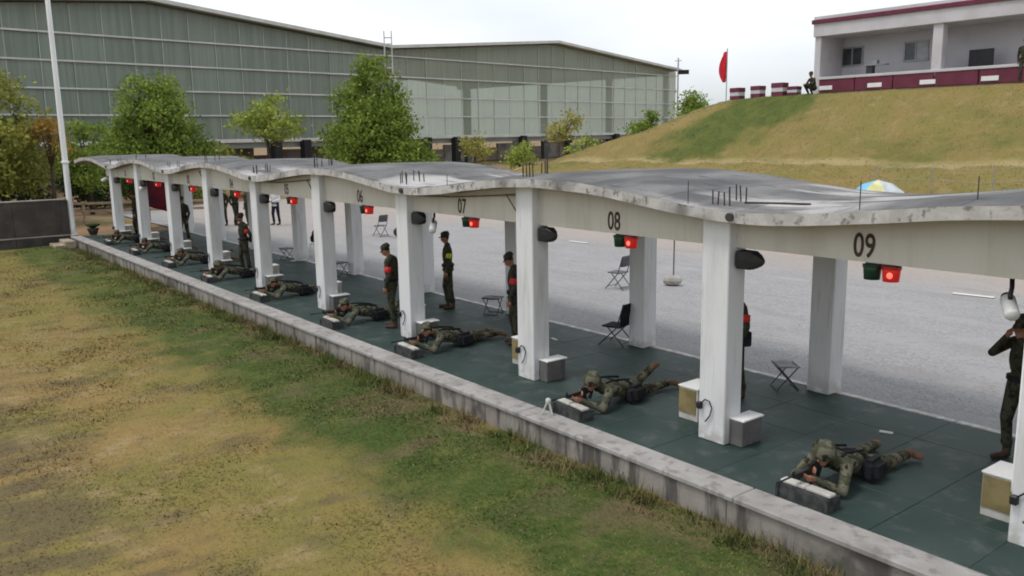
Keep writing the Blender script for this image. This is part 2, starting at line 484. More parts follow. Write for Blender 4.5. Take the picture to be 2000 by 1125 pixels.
simple('window_glass', (0.030, 0.034, 0.036, 1), (0.06, 0.065, 0.068, 1), 2, .12, .6)
simple('alu', (0.33, 0.34, 0.35, 1), None, 5, .4, .5, metal=.3)
simple('flag_red', (0.70, 0.028, 0.045, 1), (0.60, 0.02, 0.035, 1), 5, .8)
simple('banner_red', (0.16, 0.012, 0.022, 1), (0.07, 0.01, 0.03, 1), 2, .8)
simple('hall_frame', (0.60, 0.60, 0.58, 1), (0.48, 0.49, 0.47, 1), .6, .6)
simple('hall_steel', (0.085, 0.095, 0.095, 1), (0.065, 0.07, 0.07, 1), .5, .7)
simple('mullion', (0.46, 0.49, 0.45, 1), (0.36, 0.385, 0.35, 1), .5, .7)
simple('hall_roof', (0.24, 0.26, 0.25, 1), (0.19, 0.21, 0.20, 1), .2, .7)
simple('hall_sheet_roof', (0.42, 0.44, 0.42, 1), (0.34, 0.36, 0.34, 1), .2, .7)
simple('hall_base', (0.024, 0.022, 0.023, 1), None, .5, .8)
simple('hall_pale', (0.52, 0.48, 0.50, 1), (0.30, 0.22, 0.20, 1), .5, .9)
simple('blue_cloth', (0.20, 0.50, 0.72, 1), None, 4, .8)
simple('yellow_cloth', (0.66, 0.63, 0.32, 1), None, 4, .8)
simple('pale_cloth', (0.55, 0.60, 0.62, 1), None, 4, .8)
simple('stone', (0.44, 0.42, 0.39, 1), (0.32, 0.30, 0.27, 1), 3, .9, .15, .3)
simple('pebble', (0.33, 0.325, 0.33, 1), (0.22, 0.215, 0.22, 1), 9, .9)
simple('paper', (0.66, 0.67, 0.60, 1), (0.6, 0.6, 0.55, 1), 6, .8)
simple('tent', (0.20, 0.155, 0.10, 1), (0.15, 0.12, 0.08, 1), 1, .9)
simple('rail_wood', (0.36, 0.28, 0.19, 1), (0.28, 0.21, 0.14, 1), 3, .8)
simple('rail_red', (0.20, 0.07, 0.055, 1), None, 3, .8)

def netting(key, a, b, alpha):
    """dusty green translucent sheeting: part of the light goes straight through"""
    n = NB(key)
    x, y, z = n.sep()
    oi = n.t.nodes.new('ShaderNodeObjectInfo')
    c = n.mix(n.ramp(n.noise(1.0, 6, stretch=(3, 3, .07), rough=.7), .36, .66), a, b)
    c = n.mix(n.ramp(oi.outputs['Random'], 0, 1, 0, .45), c, tuple(v * .66 for v in a[:3]) + (1,))
    n.col(c); n.rough(0.28, 0.6)
    tr = n.t.nodes.new('ShaderNodeBsdfTransparent')
    tr.inputs['Color'].default_value = (0.95, 0.98, 0.92, 1)
    tl = n.t.nodes.new('ShaderNodeBsdfTranslucent'); n.link(c, tl.inputs['Color'])
    m1 = n.t.nodes.new('ShaderNodeMixShader'); m1.inputs[0].default_value = 0.3
    n.link(n.b.outputs[0], m1.inputs[1]); n.link(tl.outputs[0], m1.inputs[2])
    m2 = n.t.nodes.new('ShaderNodeMixShader'); m2.inputs[0].default_value = alpha
    n.link(m1.outputs[0], m2.inputs[1]); n.link(tr.outputs[0], m2.inputs[2])
    n.link(m2.outputs[0], n.out.inputs['Surface'])
    return n.done(key)
netting('sheet_dark', (0.330, 0.395, 0.335, 1), (0.240, 0.290, 0.240, 1), 0.10)
netting('sheet_light', (0.470, 0.520, 0.430, 1), (0.390, 0.440, 0.355, 1), 0.40)

def leaf_mat(key, a, b, c3=None):
    n = NB(key)
    ri = n.geo.outputs['Random Per Island']
    c = n.mix(ri, a, b)
    c = n.mix(n.ramp(n.noise(0.9, 3), .4, .65, 0, .7), c, c3 or tuple(v * .6 for v in a[:3]) + (1,))
    n.col(c); n.rough(0.75, 0.12)
    tl = n.t.nodes.new('ShaderNodeBsdfTranslucent'); n.link(c, tl.inputs['Color'])
    m1 = n.t.nodes.new('ShaderNodeMixShader'); m1.inputs[0].default_value = 0.22
    n.link(n.b.outputs[0], m1.inputs[1]); n.link(tl.outputs[0], m1.inputs[2])
    n.link(m1.outputs[0], n.out.inputs['Surface'])
    return n.done(key)
leaf_mat('leaf_green', (0.190, 0.270, 0.048, 1), (0.285, 0.355, 0.068, 1), (0.075, 0.13, 0.025, 1))
leaf_mat('leaf_light', (0.300, 0.375, 0.075, 1), (0.440, 0.480, 0.115, 1), (0.17, 0.23, 0.05, 1))
leaf_mat('leaf_olive', (0.245, 0.275, 0.062, 1), (0.400, 0.390, 0.090, 1), (0.13, 0.15, 0.04, 1))
leaf_mat('leaf_yellow', (0.350, 0.345, 0.085, 1), (0.450, 0.410, 0.130, 1))
leaf_mat('leaf_orange', (0.400, 0.210, 0.055, 1), (0.400, 0.310, 0.065, 1))
leaf_mat('leaf_dark', (0.035, 0.058, 0.022, 1), (0.060, 0.085, 0.028, 1))

def glow(key, c, e):
    n = NB(key); n.col(c); n.b.inputs['Emission Color'].default_value = c; n.b.inputs['Emission Strength'].default_value = e
    n.rough(.3); return n.done(key)
glow('red_lit', (0.45, 0.018, 0.014, 1), 0.42)
glow('red_core', (1.0, 0.16, 0.11, 1), 1.1)

# ------------------------------------------------------------------ setting: ground, lawn, yard, hill
def ground_z(x, y):
    front = (1 - sstep(-1.05, -0.6, y)) * sstep(-33.6, -33.2, x)
    d = np.hypot(x - 6, y + 8)
    return -0.06 - 0.9 * front + 0.9 * sstep(55, 105, d) - 0.5 * sstep(200, 900, d)
gx = np.concatenate([[-2500, -900, -400, -250], np.arange(-180, -34, 4.0), [-33.6, -33.4, -33.2], np.arange(-32, 40, 4.0), [60, 120, 400, 1500]])
gy = np.concatenate([[-1500, -400, -120], np.arange(-60, -2, 4.0), [-1.05, -0.9, -0.75, -0.6], np.arange(2, 180, 4.0), [250, 400, 900, 2500]])
struct(link('ground', grid_mesh('ground', gx, gy, ground_z, 'earth')))

def lawn_z(x, y):
    b = 0.10 * (vnoise(x * .45 + 40, y * .45 + 40, 3) - .5) + 0.05 * (vnoise(x * 1.6 + 90, y * 1.6 + 90, 5) - .5)
    mound = 0.10 * np.exp(-((y + 2.1) / 0.55) ** 2) * (vnoise(x * .7 + 9, y * 0 + 3.5, 8))
    return -0.37 + b * (1 - np.exp(-((y + 1.1) / .6) ** 2)) + mound - 0.05 * sstep(-2.2, -6, y)
lx = np.concatenate([np.arange(-33.3, 12, 0.22), np.arange(12, 60, 4.0)])
ly = np.concatenate([np.arange(-90, -14, 4.0), np.arange(-14, -1.0, 0.2), [-1.0]])
struct(link('lawn', grid_mesh('lawn', lx, ly, lawn_z, 'lawn')))

def hill_z(x, y):
    xs_ = x - np.clip(31 - y, 0, 12) * 0.95
    p = 2.15 * sstep(18.6, 21.8, y) + 0.40 * sstep(21.8, 24.2, y) + 3.1 * np.clip((y - 24.4) / 4.6, 0, 1) ** 0.95
    p = np.where(y > 45, p - 5.65 * sstep(45, 70, y), p)
    side = np.interp(xs_, [-62, -54, -46, -39, -31, -24.8, -22.2, 40], [-.5, 0.1, 0.9, 2.0, 3.75, 5.45, 5.75, 5.75])
    k = 0.35
    h = np.clip(0.5 + 0.5 * (side - p) / k, 0, 1)
    z = side * (1 - h) + p * h - k * h * (1 - h)
    bump = 0.26 * (vnoise(x * .5 + 50, y * .5 + 50, 2) - .5) + 0.20 * (vnoise(x * 1.5 + 50, y * 1.5 + 50, 4) - .5)
    return z + bump * sstep(19, 21, y) * (1 - sstep(28.6, 29.2, y) * sstep(-26, -23, x)) - 0.05
hx = np.concatenate([np.arange(-58, 4, 0.5), np.arange(4, 41, 3.0)])
hy = np.concatenate([np.arange(18.0, 31, 0.35), np.arange(31, 73, 3.0)])
struct(link('hill', grid_mesh('hill', hx, hy, hill_z, 'hill_grass')))

yard = grid_mesh('yard', np.arange(-46, 21, 1.0), np.arange(3.1, 19.7, 0.83), lambda x, y: 0.02 * (vnoise(x + 60, y + 60, 6) - .5) * sstep(3.4, 4.5, y) - 0.012 + 0.0 * x, 'gravel')
struct(link('gravel_yard', yard))

# ------------------------------------------------------------------ firing floor with rubber mats
X0, X1 = -32.0, 9.5
floor = struct(link('firing_floor', MB().box(((X0 + X1) / 2, 1.1, -0.16), (X1 - X0, 3.7, 0.276)).mesh('firing_floor', 'grey_block')))
mw, mh = 0.963, 0.942
nxm = int((X1 - X0) / (mw + 0.002)); 
mat_me = bbox_mesh((mw, mh, 0.022), 'rubber_mat', 0.004)
for i in range(nxm):
    for j in range(4):
        o = link('rubber_mat', mat_me, floor, (X0 + 0.49 + i * (mw + 0.003), -0.775 + mh / 2 + 0.003 + j * (mh + 0.003), -0.011 + random.uniform(-.0012, .0012)))
        o.rotation_euler = (random.uniform(-.0015, .0015), random.uniform(-.0015, .0015), 0)
for i in range(11):
    bbox('edging', (X0 + 1.9 + i * 3.76, 3.06, -0.02), (3.75, 0.11, 0.07), 'edge_paint', floor, .006)

# ------------------------------------------------------------------ kerb wall between floor and lawn
kerb = thing('kerb_wall', 'low stained concrete retaining wall with pale coping along the lawn edge', 'wall', (-11.4, -0.98, -0.4))
k0 = Vector((11.4, 0.98, 0.4))
x = -32.4; n = 0
while x < 9.5:
    ln = random.choice((1.86, 1.88, 1.875))
    o = bbox('wall_block', Vector((x + 1.875, -0.955 + random.uniform(-.004, .004), -0.36)) + k0, (3.742, 0.36, 0.60), 'kerb', kerb, .008); x += 3.75; n += 1
for i in range(11):
    bbox('coping', Vector((-32.4 + 1.9 + i * 3.76, -0.978, -0.027)) + k0, (3.752, 0.394, 0.066), 'kerb_top', kerb, .012)

# ------------------------------------------------------------------ the shelter: wavy concrete roof on two rows of pillars
BAY = 3.75
sh = thing('shelter', 'long open concrete firing shelter with wavy weathered roof and white pillars', 'shelter', (0, 0, 0))
RX0, RX1 = -35.3, 9.2
RY0, RY1 = -0.17, 3.36
def roof_z(x, y):
    w = np.cos(2 * np.pi * (x - 0.75) / 7.5)
    z = 3.105 - 0.134 * w - 0.010 * np.cos(4 * np.pi * (x - 0.75) / 7.5)
    return z + 0.055 * sstep(-0.15, 0.5, y) - 0.02 * sstep(2.4, 3.4, y) + 0.012 * (vnoise(x * 2 + 70, y * 2 + 70, 9) - .5)
xs = np.arange(RX0, RX1 + .001, 0.15); ys = np.concatenate([[RY0], np.linspace(-0.1, 3.3, 18), [RY1]])
Xg, Yg = np.meshgrid(xs, ys); Zt = roof_z(Xg, Yg); Zb = roof_z(Xg, Yg * 0 + 1.0) - 0.055 - 0.132
nX, nY = len(xs), len(ys)
vt = np.stack([Xg.ravel(), Yg.ravel(), Zt.ravel()], 1); vb = np.stack([Xg.ravel(), Yg.ravel(), Zb.ravel()], 1)
idx = np.arange(nY - 1)[:, None] * nX + np.arange(nX - 1)[None, :]
ft = np.stack([idx, idx + 1, idx + 1 + nX, idx + nX], -1).reshape(-1, 4); N = nX * nY
fb = ft[:, ::-1] + N
def edge(a): return np.stack([a[:-1], a[:-1] + N, a[1:] + N, a[1:]], 1)[:, ::-1]
fr = edge(np.arange(nX)); bk = edge(np.arange(nX) + (nY - 1) * nX)[:, ::-1]
lf = edge(np.arange(nY) * nX)[:, ::-1]; rg = edge(np.arange(nY) * nX + nX - 1)
faces = np.concatenate([ft, fb, fr, bk, lf, rg])
me = np_mesh('roof', np.concatenate([vt, vb]), faces, None)
for k in ('roof_top', 'soffit', 'fascia'): me.materials.append(MATS[k])
me.polygons.foreach_set('material_index', np.concatenate([np.zeros(len(ft), int), np.ones(len(fb), int), np.full(len(faces) - len(ft) - len(fb), 2)]).astype(np.int32))
me.polygons.foreach_set('use_smooth', np.concatenate([np.ones(len(ft) + len(fb), bool), np.zeros(len(faces) - len(ft) - len(fb), bool)]))
roof = link('roof', me, sh)

# beams: front beam under the roof edge, back beam
def beam(name, y0, y1, zb):
    m = MB(); xs_ = np.arange(-31.0, 9.0, 0.25)
    for a, b in zip(xs_[:-1], xs_[1:]):
        za, zb_ = float(roof_z(a, 1.0)) - .19, float(roof_z(b, 1.0)) - .19
        o = len(m.v)
        m.v += [(a, y0, zb), (b, y0, zb), (b, y1, zb), (a, y1, zb), (a, y0, za), (b, y0, zb_), (b, y1, zb_), (a, y1, za)]
        m.f += [tuple(o + k for k in f) for f in ((0, 1, 5, 4), (3, 7, 6, 2), (0, 3, 2, 1), (4, 5, 6, 7))]
        m.mi += [0] * 4
    return m.build(name, 'beam_paint', sh)
beam('beam', 0.14, 0.30, 2.50)
beam('beam', 2.92, 3.08, 2.60)

PILW, PILD = 0.41, 0.33
ORD = ['leftmost', 'second', 'third', 'fourth', 'fifth', 'sixth', 'seventh', 'eighth', 'ninth', 'tenth']
for i in range(-1, 9):
    xp = -i * BAY
    top = float(roof_z(xp + .2, 1.0)) - .17
    bbox('pillar', (xp + PILW / 2, PILD / 2, top / 2), (PILW, PILD, top), 'pillar_paint', sh, .012)
    top = float(roof_z(xp - .1, 1.0)) - .17
    bbox('pillar', (xp - 0.08, 3.0, top / 2), (0.37, 0.34, top), 'pillar_paint', sh, .012)
    # thin rain pipe beside the front pillar
    m = MB().tube([(xp - 0.035, 0.14, 2.75), (xp - 0.035, 0.14, 0.55), (xp - 0.02, 0.10, 0.47)], 0.026, 8)
    m.build('downpipe', 'white_metal', sh, True)
    # cut reinforcement bars standing out of the roof
    for k in range(8):
        if i > 4 and k % 2: continue
        bx, by = xp + 0.03 + 0.09 * (k % 4) + random.uniform(-.02, .02), 0.12 + 0.34 * (k // 4) + random.uniform(-.05, .05)
        zb = float(roof_z(bx, by)); h = random.uniform(.15, .24)
        MB().tube([(bx, by, zb - .03), (bx + random.uniform(-.02, .02), by + random.uniform(-.02, .02), zb + h)], 0.010, 6).build('rebar', 'rebar', roof)
    # rain spout at each valley of the roof
    if (i % 2) == 0:
        zf = float(roof_z(xp + .55, -.17))
        m = MB().tube([(xp + .55, -.10, zf - .055), (xp + .55, -.21, zf - .06)], 0.05, 12)
        m.build('spout', 'dark_steel', roof)
    elif i > 0:
        # rusty angle bracket at the crest pillars
        m = MB().tube([(xp - .02, .06, 2.98), (xp - .02, .06, 2.62)], .014, 6).tube([(xp - .02, .06, 2.96), (xp - .36, .06, 2.94)], .014, 6).tube([(xp - .03, .06, 2.66), (xp - .30, .06, 2.93)], .012, 6)
        m.build('bracket', 'rust', sh)
        if i in (1, 3): MB().tube([(xp - .3, .075, 2.94), (xp - 1.9, .08, 2.83), (xp - 3.2, .08, 2.80)], .011, 6).build('conduit', 'rust', sh)
# thin bars and wires lying on the roof
for k, (bx, by, h) in enumerate([(-0.2, -.05, .28), (2.05, .02, .30), (3.1, .3, .22), (-5.6, -.05, .2)]):
    zb = float(roof_z(bx, by)); MB().tube([(bx, by, zb - .02), (bx, by, zb + h)], .006, 5).build('rebar', 'rebar', roof)
zb = lambda a, b: float(roof_z(a, b)) + .012
MB().tube([(0.35, .35, zb(.35, .35)), (0.7, .55, zb(.7, .55)), (1.1, .6, zb(1.1, .6))], .012, 6).build('rebar', 'rebar', roof)
# stencilled bay numbers on the beam
for i in range(0, 9):
    cu = bpy.data.curves.new('bay_number', 'FONT'); cu.body = '%02d' % (9 - i)
    cu.size = 0.36; cu.align_x = 'CENTER'; cu.extrude = 0.001; cu.offset = 0.006; cu.space_character = 1.02
    to = bpy.data.objects.new('tmp', cu); COL.objects.link(to)
    bpy.context.view_layer.update()
    me = bpy.data.meshes.new_from_object(to.evaluated_get(bpy.context.evaluated_depsgraph_get()))
    bpy.data.objects.remove(to); me.materials.clear(); me.materials.append(MATS['stencil'])
    o = link('bay_number', me, sh, (-i * BAY + 2.06, 0.1365, 2.555)); o.rotation_euler = (rad(90), 0, 0); o.scale = (0.70, 1.0, 1)

# ------------------------------------------------------------------ people
def capsule(m, a, b, ra, rb, n=12):
    a, b = Vector(a), Vector(b); d = b - a
    if d.length < 1e-4: return m.ell(a, (ra, ra, ra))
    t = d.normalized(); pts = []; rs = []
    for k in (-1, -.8, -.45): pts.append(a + t * ra * k); rs.append(max(ra * math.sqrt(max(0, 1 - k * k)), .002))
    pts += [a, b]; rs += [ra, rb]
    for k in (.45, .8, 1): pts.append(b + t * rb * k); rs.append(max(rb * math.sqrt(max(0, 1 - k * k)), .002))
    return m.tube(pts, rs, n)

def figure_mesh(name, prims, mats, voxel=0.011):
    """prims: ('c', a, b, ra, rb, mat) tapered limb or ('e', centre, radii, rot, mat) -> ONE continuous surface"""
    m = MB()
    for p in prims:
        if p[0] == 'c': capsule(m, *p[1:5])
        else: m.ell(p[1], p[2], p[3])
    me = bpy.data.meshes.new('tmp'); me.from_pydata(m.v, [], m.f)
    bm = bmesh.new(); bm.from_mesh(me); bmesh.ops.recalc_face_normals(bm, faces=bm.faces); bm.to_mesh(me); bm.free()
    o = bpy.data.objects.new('tmp', me); COL.objects.link(o)
    r = o.modifiers.new('r', 'REMESH'); r.mode = 'VOXEL'; r.voxel_size = voxel
    sm = o.modifiers.new('s', 'SMOOTH'); sm.iterations = 3; sm.factor = .5
    bpy.context.view_layer.update()
    out = bpy.data.meshes.new_from_object(o.evaluated_get(bpy.context.evaluated_depsgraph_get()))
    bpy.data.objects.remove(o); out.name = name
    n = len(out.polygons); c = np.zeros(n * 3, np.float32); out.polygons.foreach_get('center', c); c = c.reshape(-1, 3)
    best = np.full(n, 1e9); mi = np.zeros(n, np.int32)
    for p in prims:
        if p[0] == 'c':
            a, b = np.array(p[1]), np.array(p[2]); d = b - a; t = np.clip(((c - a) @ d) / max(d @ d, 1e-9), 0, 1)
            dist = np.linalg.norm(c - a - t[:, None] * d, axis=1) - (p[3] + (p[4] - p[3]) * t)
        else:
            R = np.array(Euler(p[3]).to_matrix()) if p[3] is not None else np.eye(3)
            q = (c - np.array(p[1])) @ R; rr = np.array(p[2])
            k = np.linalg.norm(q / rr, axis=1); dist = (k - 1) * rr.min()
        w = dist < best; best[w] = dist[w]; mi[w] = mats.index(p[-1])
    out.materials.clear()
    for k in mats: out.materials.append(MATS[k])
    out.polygons.foreach_set('material_index', mi); out.polygons.foreach_set('use_smooth', np.ones(n, bool))
    out.update()
    return out

def head(P, c, fwd, skin='skin', hair='hair'):
    """head of about 23 cm: skull, jaw, nose, ears, eyes, hair; fwd = unit face direction"""
    c = Vector(c); f = Vector(fwd).normalized(); s = f.cross(Vector((0, 0, 1))).normalized(); u = s.cross(f)
    R = Matrix((s, f, u)).transposed().to_euler()
    P += [('e', c, (.074, .092, .105), R, skin), ('e', c + f * .022 - u * .060, (.052, .060, .055), R, skin),
          ('e', c - f * .022 + u * .028, (.080, .088, .092), R, hair),
          ('c', c + f * .085 - u * .005, c + f * .103 - u * .028, .010, .014, skin)]
    for k in (-1, 1):
        P += [('e', c + s * k * .078 - f * .005 - u * .012, (.014, .020, .030), R, skin),
              ('e', c + s * k * .030 + f * .080 + u * .008, (.013, .010, .008), R, hair)]
    P.append(('e', c + f * .083 - u * .062, (.022, .008, .006), R, 'boot'))

def hand(P, w, d, palm_n, mat='skin', curl=.6):
    """w wrist, d direction of the fingers, palm_n normal of the palm: palm, four unequal bent fingers and a thumb"""
    w, d, nrm = Vector(w), Vector(d).normalized(), Vector(palm_n).normalized(); s = d.cross(nrm).normalized()
    P.append(('c', w, w + d * .07, .030, .036, mat))
    for k, ln in zip((-1.5, -.5, .5, 1.5), (.066, .078, .074, .056)):
        a = w + d * .085 + s * k * .021; b = a + d * ln * .55 + nrm * ln * .25 * curl; e = b + d * ln * .3 * (1 - curl) + nrm * ln * .55 * curl
        P += [('c', a, b, .0100, .0092, mat), ('c', b, e, .0092, .0080, mat)]
    t = w + d * .025 - s * .03
    P += [('c', t, t + d * .032 - s * .022 + nrm * .01, .012, .0105, mat), ('c', t + d * .032 - s * .022 + nrm * .01, t + d * .058 - s * .018 + nrm * .022, .0105, .009, mat)]

def standing(bow=0.0, arms='down', cl='camo_dark', low=None, boot='boot_dark'):
    low = low or cl
    P = [('e', (0, 0, 1.23), (.185, .120, .27), None, cl), ('e', (0, .01, .98), (.175, .128, .15), None, cl),
         ('e', (0, .005, .90), (.188, .138, .07), None, cl),
         ('c', (-.15, .01, 1.41), (.15, .01, 1.41), .072, .072, cl), ('c', (0, .01, 1.43), (0, -.02 - bow * .03, 1.53), .054, .050, 'skin'),
         ('c', (-.05, .01, 1.45), (.05, .01, 1.45), .066, .066, cl)]
    for k, st in ((-1, -.05), (1, .06)):
        P += [('c', (k * .095, .01, .92), (k * .11, st - .02, .50), .098, .072, low), ('c', (k * .11, st - .02, .50), (k * .115, st + .03, .16), .068, .056, low),
              ('e', (k * .115, st + .025, .20), (.066, .070, .06), None, low),
              ('c', (k * .115, st + .04, .15), (k * .115, st + .03, .05), .052, .048, boot), ('c', (k * .115, st + .05, .042), (k * .13, st - .15, .035), .042, .036, boot)]
    head(P, (0, -.035 - bow * .06, 1.625 - bow * .03), (0, -1, -.15 - .55 * bow))
    for k in (-1, 1):
        s = Vector((k * .205, .01, 1.39))
        if arms == 'down': e, w = Vector((k * .255, .05, 1.12)), Vector((k * .235, -.03, .88)); d, pn = (0, -.15, -1), (-k, 0, 0)
        elif arms == 'back': e, w = Vector((k * .27, .12, 1.14)), Vector((k * .07, .19, .95)); d, pn = (-k, .1, -.2), (0, 1, 0)
        elif arms == 'up': e, w = Vector((k * .30, -.16, 1.26)), Vector((k * .09, -.20, 1.50)); d, pn = (-k * .5, .1, 1), (-k * .5, .6, 0)
        else: e, w = Vector((k * .27, .0, 1.14)), Vector((k * .08, -.24, 1.08)); d, pn = (-k, -.6, .1), (0, 0, -1)
        P += [('c', s, e, .062, .050, cl), ('c', e, w, .049, .038, cl)]
        hand(P, w, d, pn)
    return P

def squat(cl='camo_dark'):
    P = [('e', (0, .10, .58), (.18, .125, .27), (rad(12), 0, 0), cl), ('e', (0, .16, .34), (.18, .15, .15), None, cl), ('c', (-.15, .04, .76), (.15, .04, .76), .072, .072, cl), ('c', (0, .03, .78), (0, -.01, .88), .054, .05, 'skin')]
    head(P, (0, -.03, .975), (0, -1, -.15))
    for k in (-1, 1):
        P += [('c', (k * .10, .14, .32), (k * .16, -.24, .47), .095, .075, cl), ('c', (k * .16, -.24, .47), (k * .14, -.05, .13), .070, .055, cl), ('c', (k * .14, -.04, .12), (k * .14, -.03, .05), .05, .046, 'boot_dark'), ('c', (k * .14, -.01, .042), (k * .15, -.20, .035), .042, .036, 'boot_dark'),
              ('c', (k * .20, .04, .75), (k * .25, -.10, .52), .06, .05, cl), ('c', (k * .25, -.10, .52), (k * .09, -.34, .52), .048, .037, cl)]
        hand(P, (k * .09, -.34, .52), (-k, -.5, -.1), (0, 0, -1))
    return P

def prone(bent=False, tilt=0.0):
    c = 'camo'
    P = [('e', (0, .0, .135), (.168, .17, .125), None, c), ('e', (0, -.27, .20), (.180, .30, .118), (rad(-14), 0, 0), c),
         ('c', (-.15, -.50, .275), (.15, -.50, .275), .075, .075, c), ('c', (0, -.52, .30), (0, -.61, .35), .055, .052, 'skin'),
         ('c', (-.045, -.52, .30), (.045, -.52, .30), .068, .068, c)]
    head(P, (.015, -.70, .375), (.03, -1, -.12))
    # left arm (+x) forward under the fore-end, right arm to the grip
    P += [('c', (.19, -.52, .26), (.27, -.74, .065), .066, .056, c), ('c', (.27, -.74, .065), (.09, -.97, .20), .052, .038, c)]
    hand(P, (.09, -.97, .20), (-.35, -.75, .25), (-.3, .2, 1))
    P += [('c', (-.19, -.52, .26), (-.29, -.70, .065), .066, .056, c), ('c', (-.29, -.70, .065), (-.05, -.83, .21), .052, .038, c)]
    hand(P, (-.05, -.83, .21), (.55, -.6, .45), (.9, .2, .2))
    for k in (-1, 1):
        if bent and k == -1:
            kn, an, toe = (k * .17, .41, .085), (k * .12, .72, .27), (k * .11, .84, .30)
        else:
            kn, an, toe = (k * (.115 + tilt), .42, .085), (k * (.13 + tilt), .80, .085), (k * (.21 + tilt), .94, .055)
        P += [('c', (k * .085, .04, .135), kn, .102, .074, c), ('c', kn, an, .072, .056, c)]
        kn, an, toe = Vector(kn), Vector(an), Vector(toe)
        P += [('c', an, an + (an - kn).normalized() * .08, .055, .050, 'boot'), ('c', an + (an - kn).normalized() * .09, toe + (toe - an) * .15, .048, .038, 'boot')]
    return P

MS = ['camo', 'skin', 'hair', 'boot', 'camo_dark', 'boot_dark', 'white_cloth', 'navy', 'black_cloth']
F_PRONE = figure_mesh('body', prone(False), MS)
F_PRONE2 = figure_mesh('body', prone(True), MS)
F_PRONE3 = figure_mesh('body', prone(False, .06), MS)
F_DOWN = figure_mesh('body', standing(0.2, 'down'), MS)
F_BOW = figure_mesh('body', standing(1.0, 'down'), MS)
F_UP = figure_mesh('body', standing(0.3, 'up'), MS)
F_WHITE = figure_mesh('body', standing(0.1, 'front', 'white_cloth', 'navy'), MS, .014)
F_SQUAT = figure_mesh('body', squat(), MS)
F_BACK = figure_mesh('body', standing(0.4, 'back'), MS)

def cap_mesh(mat):
    m = MB(); vs = []
    m.lathe([(.098, -.005), (.101, .03), (.096, .07), (.07, .097), (.01, .107)], n=16)
    fs = []; n = 9; vs = []
    for zoff in (0, .009):
        for k in range(n):
            a = math.pi * (1 + k / (n - 1)); vs.append((.098 * math.cos(a), .09 * math.sin(a), .008 + zoff))
        for k in range(n):
            a = math.pi * (1 + k / (n - 1)); vs.append((.088 * math.cos(a), .09 * math.sin(a) - .075 * abs(math.sin(a)) ** .6, -.012 + zoff))
    for k in range(n - 1):
        fs += [(k, k + 1, n + k + 1, n + k), (2 * n + k, 3 * n + k, 3 * n + k + 1, 2 * n + k + 1), (n + k, n + k + 1, 3 * n + k + 1, 3 * n + k)]
    m.add(vs, fs)
    return m.mesh('cap', mat, True)
CAP_D, CAP_C = cap_mesh('camo_dark'), cap_mesh('camo')
HELM = MB().lathe([(.118, -.05), (.128, -.04), (.128, .0), (.118, .06), (.08, .105), (.01, .12)], n=18).mesh('helmet', 'camo', True)
def band_mesh(mat):
    return MB().lathe([(.060, -.055), (.069, -.052), (.0675, .052), (.058, .055)], n=14).mesh('armband', mat, True)
BAND_R, BAND_Y = band_mesh('red_band'), band_mesh('yellow_band')
BELT = MB().lathe([(.17, -.028), (.196, -.025), (.196, .025), (.17, .028)], n=20)
BELT.v = [(x, y * .73, z) for x, y, z in BELT.v]; BELT = BELT.mesh('belt', 'black_cloth', True)

def satchel_mesh():
    bm = bmesh.new(); bmesh.ops.create_cube(bm, size=1); bmesh.ops.scale(bm, vec=(.19, .34, .25), verts=bm.verts)
    bmesh.ops.bevel(bm, geom=bm.edges[:], offset=.06, segments=3, affect='EDGES')
    me = bpy.data.meshes.new('satchel'); bm.to_mesh(me); bm.free(); me.materials.append(MATS['black_cloth']); return me
SATCHEL = satchel_mesh()
m = MB()
for k in (-1, 1): m.tube([(k * .10, -.02, .30), (k * .12, -.20, .335), (k * .11, -.40, .365), (k * .13, -.52, .355)], .016, 6)
m.tube([(-.12, -.26, .33), (.12, -.26, .33)], .014, 6).tube([(-.19, -.02, .14), (-.12, -.01, .245), (0, 0, .275), (.12, -.01, .245), (.19, -.02, .14)], .018, 6)
STRAPS = m.mesh('harness', 'black_cloth', True)

def person(label, mesh, loc, rz, band=None, cap=CAP_D, bow=.2, scale=1.0, side=1, bag=False):
    p = thing('person', label, 'person', loc, rz); p.scale = (scale,) * 3
    link('body', mesh, p)
    if cap: link('cap', cap, p, (0, -.02 - bow * .06, 1.675 - bow * .03), (rad(8 + 26 * bow), 0, 0))
    if band: link('armband', band, p, (side * .234, .036, 1.24), (rad(-8), rad(-9 * side), 0))
    link('belt', BELT, p, (0, .005, 1.0))
    if bag: link('holster', bbox_mesh((.10, .16, .22), 'black_cloth', .02), p, (side * .22, .06, .93))
    return p

person('person in dark uniform with a red armband and bowed head beside the sixth bay', F_BOW, (-8.32, .30, 0), rad(-52), BAND_R, bow=1.0, side=1)
person('person in cap and dark uniform with a yellow armband standing at the gravel edge', F_DOWN, (-9.15, 2.25, 0), rad(-34), BAND_Y, side=1, bag=False)
person('person in cap with red armband half hidden behind the pillar left of number 08', F_BOW, (-5.49, 1.30, 0), rad(-50), BAND_R, bow=1.0, side=1)
person('person with red armband almost hidden behind the pillar left of number 09', F_BOW, (-0.78, 1.70, 0), rad(-20), BAND_R, bow=1.0, side=1, bag=True)
person('person in dark uniform raising both hands to the face at the right frame edge', F_UP, (2.93, 2.22, 0), rad(-20), None, bow=.3)
person('person in dark uniform with red armband beside the fifth front pillar from the left', F_BACK, (-17.62, .70, 0), rad(0), BAND_R, side=1)
person('person in dark uniform standing behind the leftmost front pillar', F_DOWN, (-30.5, 1.0, 0), rad(-10), None, scale=1.05)
person('person in dark uniform standing behind the third front pillar from the left', F_DOWN, (-26.65, 1.75, 0), rad(30), None)
person('leftmost of the three uniformed people standing together on the far yard', F_DOWN, (-31.9, 5.1, 0), rad(40), None)
person('middle one of the three uniformed people standing together on the far yard', F_BACK, (-31.6, 5.6, 0), rad(120), None)
